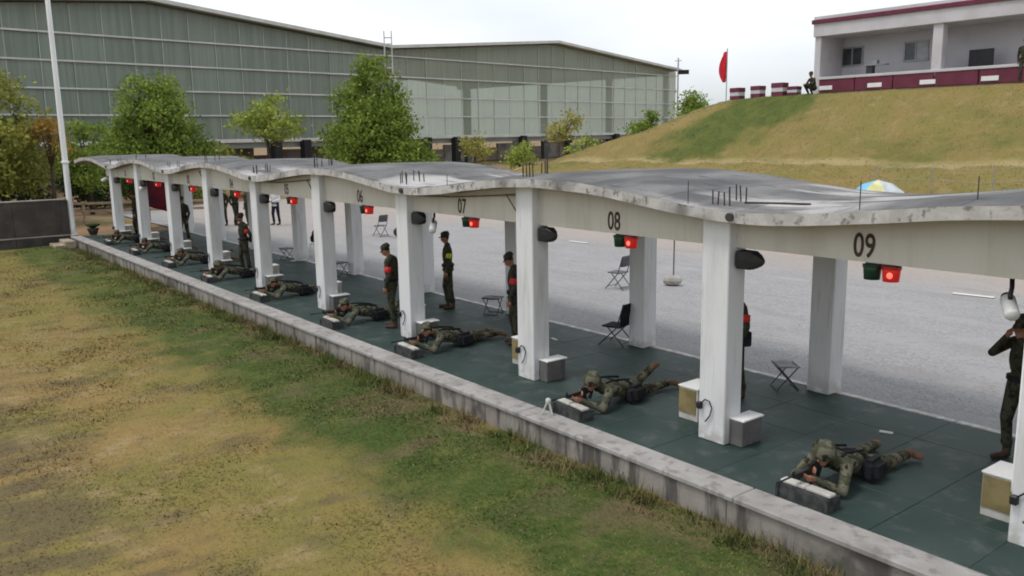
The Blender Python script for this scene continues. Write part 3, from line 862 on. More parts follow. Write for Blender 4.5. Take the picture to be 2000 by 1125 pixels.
person('rightmost of the three uniformed people standing together on the far yard', F_BOW, (-31.0, 5.9, 0), rad(-40), None, bow=1.0)
person('person in white shirt and dark trousers standing far back on the yard', F_WHITE, (-30.4, 7.0, 0), rad(25), None, cap=None)
p = thing('person', 'person in dark uniform crouching on the hill crest beside the maroon blocks', 'person', (-17.95, 29.7, float(hill_z(-17.95, 29.7)) - .01), rad(-20))
link('body', F_SQUAT, p); link('cap', CAP_D, p, (0, -.02, 1.03), (rad(10), 0, 0))
person('person in dark uniform on the hilltop in front of the building at the right edge', F_DOWN, (-8.25, 29.6, float(hill_z(-8.25, 29.6))), rad(10), None)

# rifle, rest and prone marksman for each bay
m = MB()
m.box((0, -.02, .0), (.040, .26, .062)).box((0, .30, -.012), (.034, .24, .075)).box((0, .43, -.02), (.038, .022, .115)).tube([(0, .12, .0), (0, .22, 0)], .018, 8)
m.box((0, -.27, .004), (.046, .25, .052)).tube([(0, -.38, .008), (0, -.66, .008)], .010, 8).tube([(0, -.62, .008), (0, -.69, .008)], .014, 8)
m.box((0, -.05, -.095), (.026, .075, .15), (rad(18), 0, 0)).box((0, .075, -.075), (.028, .045, .11), (rad(-22), 0, 0))
m.box((0, -.03, .050), (.030, .16, .030)).box((0, -.40, .035), (.012, .03, .05))
RIFLE = m.mesh('rifle', 'gun_metal')
STAND = MB().box((0, 0, .075), (.60, .22, .15), taper=.97).box((-.29, 0, .07), (.03, .26, .14)).box((.29, 0, .07), (.03, .26, .14)).mesh('stand', 'stand_dark')
BOARD = bbox_mesh((.295, .11, .036), 'dirty_white', .008)
def bay_name(n):
    return 'the %s bay%s' % (ORD[n - 1], ' from the left' if n > 1 else '')
POSE = {9: (1.93, .42, 0, F_PRONE3), 8: (-1.78, .46, 3, F_PRONE2), 7: (-6.20, .48, 4, F_PRONE)}
for n in range(1, 10):
    i = 9 - n; xc = -i * BAY
    px, py, dz, me = POSE.get(n, (xc + 1.88 + random.uniform(-.12, .12), .44 + random.uniform(-.06, .06), random.uniform(-9, 10), random.choice((F_PRONE, F_PRONE3, F_PRONE2))))
    extra = {9: ' with dark pack straps', 8: ' with one boot raised', 7: ' beside a black satchel'}.get(n, '')
    p = thing('person', 'prone camouflaged person aiming%s in %s' % (extra, bay_name(n)), 'person', (px, py, 0.003), rad(dz), 'prone people along the firing floor'); p.scale = (1.04,) * 3 if n < 9 else (1.06, .97, 1.05)
    link('body', me, p)
    link('helmet' if n in (9, 8, 4) else 'cap', HELM if n in (9, 8, 4) else CAP_C, p, (.015, -.685, .415), (rad(14), 0, 0))
    link('harness', STRAPS, p)
    link('satchel', SATCHEL, p, (.235, -.02, .128), (0, rad(-6), rad(6)))
    R = Matrix.Rotation(rad(dz), 3, 'Z'); g = R @ Vector((0, -.80, .285)) + Vector((px, py, 0))
    tag(link('rifle', RIFLE, None, g, rad(dz)), 'dark rifle held by the prone person in %s' % bay_name(n), 'rifle', 'rifles of the prone people')
    rx, ry = px + .10, -.66
    st = thing('rifle_rest', 'low dark rifle rest with white boards in %s' % bay_name(n), 'rifle rest', (rx, ry, 0.001), rad(random.uniform(-4, 4)), 'rifle rests at the kerb')
    link('stand', STAND, st)
    link('top_board', BOARD, st, (-.15, 0, .169)); link('top_board', BOARD, st, (.152, -.006, .169), rad(-3))

# clutter by the rest of bay 08: a small white tripod stand on the kerb
t = thing('small_stand', 'small white tripod stand on the kerb beside the rest of bay 08', 'stand', (-1.95, -.88, .006))
for a in (0, 120, 240):
    v = (math.cos(rad(a)), math.sin(rad(a)))
    MB().tube([(v[0] * .02, v[1] * .02, .17), (v[0] * .09, v[1] * .09, .005)], .011, 6).build('leg', 'dirty_white', t)
MB().lathe([(.03, .15), (.04, .17), (.04, .21), (.025, .23)], n=10).build('mount', 'dirty_white', t, True)

# ------------------------------------------------------------------ fittings on the pillars and beams
for n in range(1, 11):
    xp = -(9 - n) * BAY
    which = '%s front pillar%s' % (ORD[n - 1], '' if n == 1 else ' from the left')
    # box speaker: pointed shell, back flat against the pillar
    if n < 10:
        s = thing('speaker', 'black pointed loudspeaker high on the %s' % which, 'speaker', (xp + PILW, .17, 2.36), 0, 'black speakers on the front pillars')
        m = MB()
        prof = [(.03, .085, .10), (.05, .10, .115), (.23, .095, .112), (.32, .06, .070), (.385, .014, .018)]
        vs = []
        for px_, hy_, hz_ in prof:
            for k in range(12):
                a = 2 * math.pi * k / 12; sx = math.copysign(abs(math.cos(a)) ** .3, math.cos(a)); sz = math.copysign(abs(math.sin(a)) ** .3, math.sin(a))
                vs.append((px_, sx * hy_, sz * hz_))
        fs = [(r * 12 + k, r * 12 + (k + 1) % 12, (r + 1) * 12 + (k + 1) % 12, (r + 1) * 12 + k) for r in range(4) for k in range(12)] + [tuple(range(11, -1, -1)), tuple(48 + k for k in range(12))]
        m.add(vs, fs); m.build('shell', 'black_plastic', s)
        MB().box((.016, 0, 0), (.03, .10, .16)).build('bracket', 'dark_steel', s)
    # left control box with tan front, right concrete block
    b = thing('control_box', 'white box with tan front board left of the %s' % which, 'box', (xp - (.53 if n < 10 else .27), .62, 0), rad(random.uniform(-3, 3)), 'tan fronted boxes beside the pillars')
    bbox('case', (0, 0, .225), (.33, .40, .45), 'dirty_white', b, .008)
    bbox('front_board', (-.01, -.206, .265), (.29, .010, .34), 'tan_board', b, .002)
    bbox('lid', (0, 0, .462), (.35, .42, .022), 'white_metal', b, .004)
    if n < 10:
        g = thing('grey_block', 'grey concrete block with pale top against the %s' % which, 'block', (xp + PILW + .105, .30, 0), 0, 'grey blocks beside the pillars')
        bbox('block', (0, 0, .165), (.20, .40, .33), 'grey_block', g, .012)
        bbox('cap', (.0, .01, .342), (.23, .42, .022), 'white_metal', g, .004)
    # socket with a loop of black cable on the pillar face
    c = thing('cable', 'black plug and looped cable on the face of the %s' % which, 'cable', (xp + .06, -.012, .42), 0, 'cables on the front pillars')
    bbox('plug', (-.02, -.02, .03), (.07, .06, .09), 'black_plastic', c, .01)
    MB().tube([(0, -.01, .06), (.06, -.012, .12), (.13, -.012, .11), (.17, -.012, .03), (.14, -.012, -.08), (.07, -.012, -.17)], .009, 6).build('cord', 'black_plastic', c, True)

# signal lamps hanging below the beam in the middle of each bay
DRUM = [(.012, -.085), (.082, -.08), (.092, .03), (.096, .055), (.10, .058), (.10, .075), (.02, .078)]
DR = MB().lathe(DRUM[:4], n=18).mesh('red_lamp', 'red_lit', True)
DG = MB().lathe(DRUM[:4], n=18).mesh('green_lamp', 'green_lens', True)
RIM_R = MB().lathe([(.02, .05), (.10, .05), (.102, .078), (.02, .082)], n=18).mesh('rim', 'red_shell')
RIM_G = MB().lathe([(.02, .05), (.10, .05), (.102, .078), (.02, .082)], n=18).mesh('rim', 'green_lens')
CORE = MB().ell((0, 0, 0), (.034, .014, .034)).mesh('bulb_glow', 'red_core', True)
for n in range(1, 10):
    xc = -(9 - n) * BAY
    s = thing('signal_lamp', 'green and lit red signal lamp hanging in %s' % bay_name(n), 'signal lamp', (xc + 2.24, .19, 2.398), 0, 'signal lamps under the beam')
    g = link('green_lamp', DG, s, (-.105, 0, 0)); link('rim', RIM_G, g)
    r = link('red_lamp', DR, s, (.105, 0, 0)); link('rim', RIM_R, r)
    link('bulb_glow', CORE, r, (.03, -.088, -.008))
    MB().box((0, 0, .09), (.34, .05, .018)).tube([(0, 0, .085), (0, 0, .13)], .02, 8).build('hanger', 'dark_steel', s)

# white bullet cameras on short arms
for n, (x, y, z), yaw, wh in ((10, (3.47, .34, 2.47), 35, 'near the right frame edge'), (7, (-6.48, .22, 2.50), 50, 'right of the seventh front pillar'), (2, (-25.75, .20, 2.50), 20, 'right of the second front pillar'), (1, (-31.2, .16, 2.62), 0, 'under the far left end of the roof')):
    s = thing('security_camera', 'white bullet security camera on a dark arm %s' % wh, 'camera', (x, y, z), rad(yaw), 'white security cameras')
    MB().tube([(0, .05, 0), (.0, .03, -.09), (-.02, -.02, -.15), (-.02, -.03, -.22)], .022, 8).build('arm', 'black_plastic', s, True)
    m = MB(); m.lathe([(.055, -.14), (.066, -.12), (.068, .12), (.05, .14)], n=16)
    R = Euler((rad(-62), 0, 0)).to_matrix(); m.v = [tuple(R @ Vector(v) + Vector((-.02, -.04, -.27))) for v in m.v]
    o = m.build('housing', 'white_metal', s, True)
    m = MB(); m.lathe([(.052, .135), (.054, .165), (.03, .168)], n=16); m.v = [tuple(R @ Vector(v) + Vector((-.02, -.04, -.27))) for v in m.v]
    m.build('lens', 'black_plastic', o, True)

# ------------------------------------------------------------------ stools and chairs
def stool(label, loc, rz, cloth='seat_cloth'):
    t = thing('folding_stool', label, 'stool', loc, rz, 'folding stools')
    m = MB(); n = 7; vs = []
    for j in range(n):
        for k in range(n):
            u, v = k / (n - 1) - .5, j / (n - 1) - .5
            vs.append((u * .40, v * .30, .385 - .018 * (1 - (2 * u) ** 2)))
    vs += [(a, b, c - .022) for a, b, c in vs]
    fs = []
    for j in range(n - 1):
        for k in range(n - 1):
            a = j * n + k; fs += [(a, a + 1, a + n + 1, a + n), (a + n * n, a + n + n * n, a + n + 1 + n * n, a + 1 + n * n)]
    for k in range(n - 1):
        for e, st in ((k, 1), (n * (n - 1) + k, 1), (k * n, n), (k * n + n - 1, n)):
            fs.append((e, e + st, e + st + n * n, e + n * n))
    m.add(vs, fs); m.build('seat', cloth, t, True)
    for s in (-1, 1): MB().tube([(-.20, s * .15, .37), (.20, s * .15, .37)], .011, 6).build('seat_rail', 'dark_steel', t)
    for k in (-1, 1):
        MB().tube([(k * .18, -.15, .37), (k * .17, .16, .012)], .010, 6).build('leg', 'dark_steel', t)
        MB().tube([(k * .165, .15, .37), (k * .155, -.16, .012)], .010, 6).build('leg', 'dark_steel', t)
    for s in (-1, 1): MB().tube([(-.17, s * .16, .014), (.17, s * .16, .014)], .010, 6).build('foot_bar', 'dark_steel', t)
    return t
def fold_chair(label, loc, rz, tall=False, group='folding chairs'):
    t = thing('folding_chair', label, 'chair', loc, rz, group)
    sh_, bh = (.42, .86) if not tall else (.36, .80)
    m = MB()
    m.box((0, -.02, sh_), (.40, .38, .03)); o = m.build('seat', 'grey_seat' if not tall else 'black_cloth', t)
    bv = o.modifiers.new('b', 'BEVEL'); bv.width = .012; bv.segments = 2
    # back pad, slightly curved, with rounded outline
    m = MB(); vs = []; n = 9
    z0, z1 = (.58, .86) if not tall else (.40, .80)
    for th in (0, .025):
        for j in range(5):
            w = j / 4; half = .20 * (1 - (.18 if not tall else .05) * abs(2 * w - 1) ** 3)
            for k in range(n):
                u = 2 * k / (n - 1) - 1
                vs.append((u * half, .17 + .06 * w + .03 * (1 - u * u) + th, z0 + (z1 - z0) * w))
    fs = []
    for q in (0, 1):
        for j in range(4):
            for k in range(n - 1):
                a = q * 45 + j * n + k; f = (a, a + 1, a + n + 1, a + n); fs.append(f if q == 0 else f[::-1])
    for k in range(n - 1): fs += [(k, k + 45, k + 46, k + 1), (36 + k, 37 + k, 82 + k, 81 + k)]
    for j in range(4): fs += [(j * n, (j + 1) * n, (j + 1) * n + 45, j * n + 45), (j * n + 8, j * n + 53, (j + 1) * n + 53, (j + 1) * n + 8)]
    m.add(vs, fs); m.build('backrest', 'grey_seat' if not tall else 'black_cloth', t, True)
    for k in (-1, 1):
        MB().tube([(k * .20, .25, z1 - .02), (k * .205, .12, sh_), (k * .21, -.26, .0)], .012, 6).build('leg', 'dark_steel', t)
        MB().tube([(k * .185, -.10, sh_), (k * .19, .27, .0)], .012, 6).build('leg', 'dark_steel', t)
    MB().tube([(-.21, -.20, .07), (.21, -.20, .07)], .009, 6).build('brace', 'dark_steel', t)
    MB().tube([(-.19, .22, .06), (.19, .22, .06)], .009, 6).build('brace', 'dark_steel', t)
    return t
stool('low folding stool with pale grey seat beside the back pillar under number 09', (-.55, 2.68, 0), rad(-38))
stool('low dark folding stool at the gravel edge left of the eighth front pillar', (-7.95, 2.62, 0), rad(30), 'grey_seat')
stool('low dark folding stool behind the sixth front pillar from the left', (-15.2, 2.55, 0), rad(20), 'grey_seat')
stool('low dark folding stool far down between the fifth and sixth front pillars', (-19.3, 2.72, 0), rad(10), 'grey_seat')
fold_chair('small folding chair with tall black back beside the back pillar under number 08', (-4.22, 2.72, 0), rad(-75), True)
fold_chair('grey folding chair with rounded back standing alone on the gravel', (-8.30, 6.85, 0), rad(-80))
fold_chair('dark folding chair far back on the gravel beside a bag', (-22.9, 8.2, 0), rad(-85))
bag = thing('bag', 'dark purple-brown bags lying beside the far folding chair', 'bag', (-22.1, 8.55, 0), rad(20))
simple('bag_cloth', (0.055, 0.035, 0.04, 1), None, 6, .9)
o = MB().ell((0, 0, .19), (.24, .16, .19)).build('bag_body', 'bag_cloth', bag, True)
MB().ell((.38, .05, .13), (.17, .15, .13)).build('side_pouch', 'bag_cloth', bag, True)
MB().tube([(-.1, 0, .36), (-.06, 0, .44), (.06, 0, .44), (.1, 0, .36)], .012, 6).build('handle', 'bag_cloth', bag, True)
tr_ = thing('white_stool', 'white plastic stool holding a black rucksack behind the sixth pillar', 'stool', (-19.3, 3.75, 0))
bbox('seat', (0, 0, .43), (.34, .34, .03), 'white_metal', tr_, .01)
for a in (-1, 1):
    for b in (-1, 1): MB().tube([(a * .13, b * .13, .42), (a * .17, b * .17, 0)], .02, 6).build('leg', 'white_metal', tr_)
rk = thing('rucksack', 'black rucksack standing on a white stool behind the sixth pillar', 'rucksack', (-19.3, 3.75, .446))
MB().ell((0, 0, .23), (.16, .12, .23)).build('pack', 'black_cloth', rk, True)
MB().ell((.0, -.11, .16), (.11, .06, .12)).build('pocket', 'black_cloth', rk, True)

# pole set in a stone block on the gravel
t = thing('stone_weight', 'rough pale stone block holding a thin dark pole on the gravel', 'stone block', (-7.72, 8.2, 0))
m = MB().ell((0, 0, .12), (.24, .19, .15), nu=9, nv=6); m.v = [(x + .03 * math.sin(9 * y + 5 * z), y + .03 * math.sin(8 * x), max(z, 0)) for x, y, z in m.v]
m.build('block', 'stone', t)
MB().tube([(.05, 0, .1), (.06, 0, 1.55)], .016, 8).build('pole', 'dark_steel', t)

# bits lying on floor and yard
for lab, (x, y), (a, b), r in (('small pale paper scrap on the green floor behind the ninth bay marksman', (1.47, 1.97), (.16, .07), 20), ('small pale paper scrap on the green floor right of the eighth pillar', (-5.26, 2.08), (.20, .06), -10), ('small pale paper scrap on the green floor near the fifth bay', (-18.86, 2.75), (.22, .14), 5),
                           ('pale flat board lying on the far gravel beyond the tenth pillar', (-2.0, 12.2), (.9, .16), 8), ('pale flat board lying on the far gravel seen right of the eighth pillar', (-15.9, 12.4), (.9, .16), 5)):
    o = bbox('paper_scrap' if 'paper' in lab else 'board', (x, y, .008), (a, b, .012), 'paper', None, .002, rad(r)); tag(o, lab, 'scrap' if 'paper' in lab else 'board')
# ------------------------------------------------------------------ wall, steps, flagpole and clutter at the far left end
wl = thing('boundary_wall', 'dark two tier boundary wall with pale copings at the far left', 'wall', (-33.0, -1.1, -.4))
wdir = Vector((-0.02, -1.0, 0)).normalized(); wrz = math.atan2(wdir.y, wdir.x)
b0 = Vector((0, 0, 0))
for k in range(11):
    c = wdir * (1.0 + 2.0 * k)
    bbox('foot_block', (c.x, c.y, .10), (1.99, .46, .60), 'dark_foot', wl, .01, wrz)
    bbox('ledge', (c.x, c.y, .425), (1.995, .52, .045), 'coping', wl, .008, wrz)
    bbox('upper_panel', (c.x - .05, c.y, 1.17), (1.99, .22, 1.44), 'dark_wall', wl, .008, wrz)
    bbox('top_coping', (c.x - .05, c.y, 1.915), (1.995, .30, .05), 'coping', wl, .008, wrz)
for k in range(6):
    c = wdir * (0.1 + 3.8 * k); bbox('pier', (c.x + .09, c.y, 1.0), (.26, .16, 1.80), 'dark_foot', wl, .01, wrz)
stp = thing('stone_steps', 'short flight of worn stone steps from the lawn up to the floor', 'steps', (-31.9, -1.18, -.42))
for k in range(3):
    bbox('tread', (.25, -.26 - .36 * k, .36 - .14 * k - .18), (1.25 , .40, .36 if k < 2 else .30), 'step_stone', stp, .02)
fp = thing('flagpole', 'tall slim white pole rising past the left end of the shelter', 'pole', (-33.0, -.95, 0))
MB().lathe([(.17, -.3), (.17, .02), (.125, .05), (.12, 1.2), (.105, 6.0), (.085, 13.0), (.05, 13.1)], n=16).build('shaft', 'white_metal', fp, True)
MB().lathe([(.22, -.05), (.22, .03), (.17, .06)], n=16).build('base_plate', 'white_metal', fp, True)
bbox('clamp', (.0, 0, 3.05), (.28, .28, .10), 'white_metal', fp, .02)
pot = thing('flower_pot', 'small dark plant pot on the kerb beside the white pole', 'pot', (-32.3, -.30, 0))
MB().lathe([(.13, 0), (.20, .18), (.24, .26), (.22, .28)], n=14).build('pot', 'dark_foot', pot, True)
MB().lathe([(.05, .27), (.30, .42), (.28, .46), (.04, .5)], n=10).build('plant', 'leaf_dark', pot)
rl = thing('rail_fence', 'pale wooden rail fence seen between the pole and leftmost pillar', 'fence', (-38.0, 2.0, 0), rad(62))
for k in range(7): bbox('post', (-4.5 + 1.5 * k, 0, .5), (.12, .12, 1.05), 'rail_red' if k % 2 else 'rail_wood', rl, .01)
for z in (.55, .92): bbox('rail', (0, -.08, z), (9.4, .05, .12), 'rail_wood', rl, .01)
bn = thing('banner', 'leaning dark red banner on a frame behind the second pillar', 'banner', (-34.4, 2.9, 0), rad(35))
m = MB()
for k in range(9):
    for z in (0.95, 2.25): m.v.append((-.75 + k * .19, .04 * math.sin(k * 1.3) + (z - .95) * .15, z - .35 * (k / 8)))
m.f = [(2 * k, 2 * k + 2, 2 * k + 3, 2 * k + 1) for k in range(8)]; m.mi = [0] * 8
o = m.build('cloth', 'banner_red', bn, True); sd_ = o.modifiers.new('t', 'SOLIDIFY'); sd_.thickness = .012
for k in (-1, 1): MB().tube([(k * .76, .06, 0), (k * .76, .25, 2.3 - .18 * (k + 1))], .025, 6).build('post', 'dark_steel', bn)
tn = thing('canopy_tent', 'low tan gable canopy in the shade behind the boundary wall', 'canopy', (-41.0, -4.6, 0), rad(60))
MB().add([(-2.2, -1.6, 2.1), (2.2, -1.6, 2.1), (2.2, 1.6, 2.1), (-2.2, 1.6, 2.1), (-2.2, 0, 3.3), (2.2, 0, 3.3)], [(0, 1, 5, 4), (3, 4, 5, 2), (0, 4, 3), (1, 2, 5), (0, 3, 2, 1)]).build('roof', 'tent', tn)
for a in (-2, 2):
    for b in (-1.4, 1.4): MB().tube([(a, b, 0), (a, b, 2.15)], .05, 8).build('post', 'dark_foot', tn)

# ------------------------------------------------------------------ double hall in the background
P0 = Vector((-79.15, 89.2, 0)); D = Vector((-0.16669, 0.98601, 0)); HZ = math.atan2(D.y, D.x)
ROWS = [3.72, 5.85, 7.80, 9.80, 11.80]
def hall(name, label, s0, s1, sp, sheet, cols, bases, closed):
    W_ = s1 - s0; pk = sp - s0; ZE, ZP, DEP = 12.5, 14.65, 46.0
    o = P0 + D * s0
    h = thing(name, label, 'hall', (o.x, o.y, .3), HZ); G = -.3
    rz_ = lambda x: (ZE + (ZP - ZE) * (x / pk if x < pk else (W_ - x) / (W_ - pk))) + G
    nc = 21; cw = W_ / nc
    pm = {}
    for r in range(4):
        for c in range(nc):
            key = r
            if key not in pm: pm[key] = bbox_mesh((cw - .05, .06, ROWS[r + 1] - ROWS[r] - .04), sheet, 0)
            link('panel', pm[key], h, ((c + .5) * cw, random.uniform(-.03, .03), (ROWS[r] + ROWS[r + 1]) / 2 + G))
    for c in range(nc):   # gable strip below the roof line
        a, b = c * cw + .025, (c + 1) * cw - .025; xs_ = [a] + ([pk] if a < pk < b else []) + [b]
        pl = [(a, ROWS[4] + .02 + G)] + [(b, ROWS[4] + .02 + G)] + [(x_, rz_(x_) - .12) for x_ in reversed(xs_)]
        k = len(pl); vs = [(x_, -.03, z_) for x_, z_ in pl] + [(x_, .03, z_) for x_, z_ in pl]
        fs = [tuple(range(k)), tuple(range(2 * k - 1, k - 1, -1))] + [(i, i + k, (i + 1) % k + k, (i + 1) % k) for i in range(k)]
        MB().add(vs, fs).build('panel', sheet, h)
    for z in ROWS: bbox('girt', (W_ / 2, -.16, z + G), (W_, .12, .13 if z > 4 else .28), 'hall_frame', h, .01)
    for c in range(1, nc):
        x_ = c * cw; z1 = rz_(x_) - .2
        bbox('mullion', (x_, -.06, (3.7 + G + z1) / 2), (.06, .05, z1 - 3.7 - G), 'mullion', h, 0)
    for k, (xa, xb) in enumerate(((0, pk), (pk, W_))):
        za, zb_ = rz_(xa), rz_(xb)
        MB().add([(xa - (.4 if k == 0 else 0), -.9, za), (xb + (.4 if k else 0), -.9, zb_), (xb + (.4 if k else 0), DEP, zb_), (xa - (.4 if k == 0 else 0), DEP, za)] + [(xa - (.4 if k == 0 else 0), -.9, za + .22), (xb + (.4 if k else 0), -.9, zb_ + .22), (xb + (.4 if k else 0), DEP, zb_ + .22), (xa - (.4 if k == 0 else 0), DEP, za + .22)],
                 [(0, 3, 2, 1), (4, 5, 6, 7), (0, 1, 5, 4), (1, 2, 6, 5), (2, 3, 7, 6), (3, 0, 4, 7)]).build('roof_slope', 'hall_sheet_roof', h)
        MB().add([(xa, -.93, za - .02), (xb, -.93, zb_ - .02), (xb, -.93, zb_ + .28), (xa, -.93, za + .28), (xa, -1.02, za - .02), (xb, -1.02, zb_ - .02), (xb, -1.02, zb_ + .28), (xa, -1.02, za + .28)],
                 [(0, 1, 2, 3), (7, 6, 5, 4), (0, 4, 5, 1), (3, 2, 6, 7), (0, 3, 7, 4), (1, 5, 6, 2)]).build('verge', 'hall_frame', h)
    for s in cols:
        x_ = s - s0; z1 = rz_(min(max(x_, .3), W_ - .3)) - .1
        for yy in ((.9, DEP - 1) if closed else (.9,)):
            bbox('column', (x_, yy, (z1 - .6) / 2), (.75, .55, z1 + .6), 'hall_steel', h, .02)
        bbox('rafter', (x_, DEP / 2, z1 - .3), (.35, DEP - 3, .6), 'hall_steel', h, 0)
    for s in bases: bbox('base_pier', (s - s0, -.3, 1.7 + G), (.78, .7, 4.0), 'hall_base', h, .02)
    for k in range(int(W_ / 3)):
        bbox('low_wall', (1.5 + 3 * k, 5.0, .9 + .25 * (k % 3)), (2.9, .3, 2.2 + .5 * (k % 3)), 'hall_pale', h, .02)
    bbox('plinth_beam', (W_ / 2, .35, 3.3 + G), (W_, .4, .5), 'hall_roof', h, 0)
    if closed:
        bbox('back_wall', (W_ / 2, DEP - .4, 6), (W_ - .2, .3, 12.6), 'hall_roof', h, 0)
        bbox('side_wall', (W_ - .25, DEP / 2, 7.8), (.2, DEP - 2, 8.6), 'hall_roof', h, 0)
    return h
hall('sports_hall', 'large dark green sheeted hall with white girts, its gable highest at left', -102.6, -54.0, -78.3, 'sheet_dark', [-95, -88, -81, -74, -67, -60.5], [-95, -88, -80.5, -74, -67.4, -64.3, -57], True)
hall('sports_hall', 'paler see-through green sheeted hall at centre with dark steel columns showing', -54.0, 0.0, -28.0, 'sheet_light', [-42.0, -28.7, -15.2, -1.2], [-49.2, -45, -34, -25.6, -15.2, -6, -1.2], False)
# ladder mast in front of the joint of the two gables, floodlight pole at the right end
lm = thing('ladder_mast', 'thin white lattice mast standing above the valley between both halls', 'mast', (-66.9, 34.3, .6))
for a in (-.3, .3): MB().tube([(a * .6, a, 0), (a * .6, a, 13.2)], .055, 6).build('rail', 'hall_frame' , lm)
for k in range(22): MB().tube([(-.18, -.3, .8 + .56 * k), (.18, .3, .8 + .56 * k)], .04, 5).build('rung', 'hall_steel' if k % 2 else 'hall_frame', lm)
fl = thing('floodlight_pole', 'thin pole with dark floodlight beside the right end of the pale hall', 'floodlight', (-77.3, 87.6, .6))
MB().tube([(0, 0, 0), (0, 0, 13.6)], .12, 8).build('pole', 'hall_frame', fl)
MB().box((.6, .5, 11.6), (1.5, 1.2, .55), (0, 0, rad(40))).build('lamp_head', 'hall_base', fl)
MB().tube([(0, 0, 11.9), (.6, .5, 11.9)], .07, 6).tube([(-.4, -.3, 13.2), (.4, .3, 13.2)], .06, 6).build('cross_arm', 'hall_frame', fl)
# ------------------------------------------------------------------ building on the hill
YB, ZB = 31.18, 5.62
bd = thing('hilltop_building', 'white single storey building with maroon bands and open veranda on the hill', 'building', (-18.8, YB, ZB))
BW = 21.0
bbox('foundation', (BW / 2, 5.0, -.45), (BW - .1, 9.8, .9), 'bld_white', bd, .02)
bbox('floor', (BW / 2, 5.0, .09), (BW - .06, 9.7, .16), 'bld_inner', bd, .01)
bbox('end_wall', (.17, 5.0, 1.88), (.34, 10.0, 3.74), 'bld_white', bd, .02)
bbox('back_wall', (BW / 2, 2.15, 1.5), (BW - .5, .24, 2.9), 'bld_inner', bd, 0)
bbox('roof_slab', (BW / 2, 5.0, 3.32), (BW + .1, 10.2, .98), 'bld_white', bd, .02)
bbox('roof_stripe', (BW / 2 - .02, -.135, 3.55), (BW + .2, .10, .20), 'maroon', bd, .01)
bbox('roof_stripe', (-.09, 5.0, 3.55), (.10, 10.3, .20), 'maroon', bd, .01)
for k, xx in enumerate((6.2, 12.0, 18.0)):
    bbox('veranda_column', (xx, .22, 1.8), (.46, .44, 2.5), 'bld_white', bd, .02)
x_ = .36
while x_ < BW - .2:
    wdt = min(1.93, BW - x_); bbox('parapet_panel', (x_ + wdt / 2, .06, .40), (wdt - .03, .20, .62), 'maroon', bd, .015); x_ += 1.94
bbox('parapet_sill', (BW / 2 + .16, .07, .775), (BW - .34, .30, .13), 'bld_white', bd, .015)
for xx in (.75, 3.35, 5.9, 8.6, 11.3, 14.0): bbox('name_plate', (xx, -.055, .30), (.72, .03, .20), 'white_metal', bd, .005)
def window(x, w, z0, z1, open_=False):
    f = bbox('window', (x, 2.02, (z0 + z1) / 2), (w, .05, z1 - z0), 'window_glass', bd, 0)
    zc = 0; hh = (z1 - z0)
    for a, b, c_, d_ in ((0, hh / 2, w + .1, .07), (0, -hh / 2, w + .1, .07)): bbox('frame', (a, -.03, b), (c_, .07, d_), 'alu', f, 0)
    for a in (-w / 2, 0, w / 2): bbox('frame', (a, -.03, 0), (.07, .07, hh), 'alu', f, 0)
    if open_: bbox('pane', (w / 4, -.045, 0), (w / 2 - .1, .02, hh - .1), 'alu', f, 0)
    return f
window(.90, 1.12, 1.45, 2.33); window(4.22, 1.14, 1.45, 2.33, True); window(10.8, 1.1, 1.45, 2.33)
dk = thing('lectern', 'grey lectern with flat top behind the veranda parapet', 'lectern', (-16.2, 32.0, ZB + .17))
bbox('post', (0, 0, .55), (.32, .28, 1.1), 'dark_steel', dk, .01); bbox('top', (.25, 0, 1.13), (1.2, .4, .06), 'alu', dk, .01); bbox('box', (.2, 0, 1.26), (.35, .25, .2), 'alu', dk, .01)
tv = thing('display_board', 'black display board leaning on the veranda of the hilltop building', 'board', (-11.1, 32.2, ZB + .17))
bbox('panel', (0, 0, 1.05), (1.05, .07, .85), 'black_plastic', tv, .01, None); bbox('stand', (-.1, .05, .32), (.9, .25, .64), 'dark_steel', tv, .01); bbox('shelf', (-.38, -.1, .66), (.5, .3, .08), 'dark_steel', tv, .01)
# maroon and white blocks on the crest, red flag
for k, (x, w, h, wd) in enumerate([(-22.2, .62, .62, 'leftmost'), (-20.9, .58, .58, 'second'), (-19.6, .66, .66, 'third'), (-18.75, .52, .44, 'rightmost, lowest')]):
    z = float(hill_z(x, 29.5)); b = thing('crest_block', 'maroon block with white stripe on the hill crest, %s of four' % wd, 'block', (x, 29.5, z), rad(4 * k - 5), 'maroon and white blocks on the crest')
    bbox('lower_course', (0, 0, h * .16), (w, .5, h * .34), 'maroon', b, .01); bbox('white_stripe', (0, 0, h * .48), (w * .98, .48, h * .31), 'bld_white', b, .005); bbox('upper_course', (0, 0, h * .82), (w * 1.03, .52, h * .36), 'maroon', b, .01)
fg = thing('red_flag', 'red flag hanging from a thin pole on the hill crest', 'flag', (-22.85, 29.4, float(hill_z(-22.85, 29.4))))
MB().tube([(0, 0, -.2), (0, 0, 2.75)], .025, 8).build('pole', 'alu', fg)
m = MB(); nz_ = 12
for j in range(nz_):
    v = j / (nz_ - 1); wv = .40 * math.sin(math.pi * (.12 + .80 * v)) ** .8
    for k in range(6):
        u = k / 5; m.v.append((-.02 - u * wv * .7 + .03 * math.sin(5 * v + 7 * u), -.02 - u * wv * .55 + .06 * math.sin(9 * u + 3 * v), 2.62 - 1.55 * v - .10 * u))
m.f = [(j * 6 + k, j * 6 + k + 1, (j + 1) * 6 + k + 1, (j + 1) * 6 + k) for j in range(nz_ - 1) for k in range(5)]; m.mi = [0] * len(m.f)
o = m.build('cloth', 'flag_red', fg, True); sd_ = o.modifiers.new('t', 'SOLIDIFY'); sd_.thickness = .012
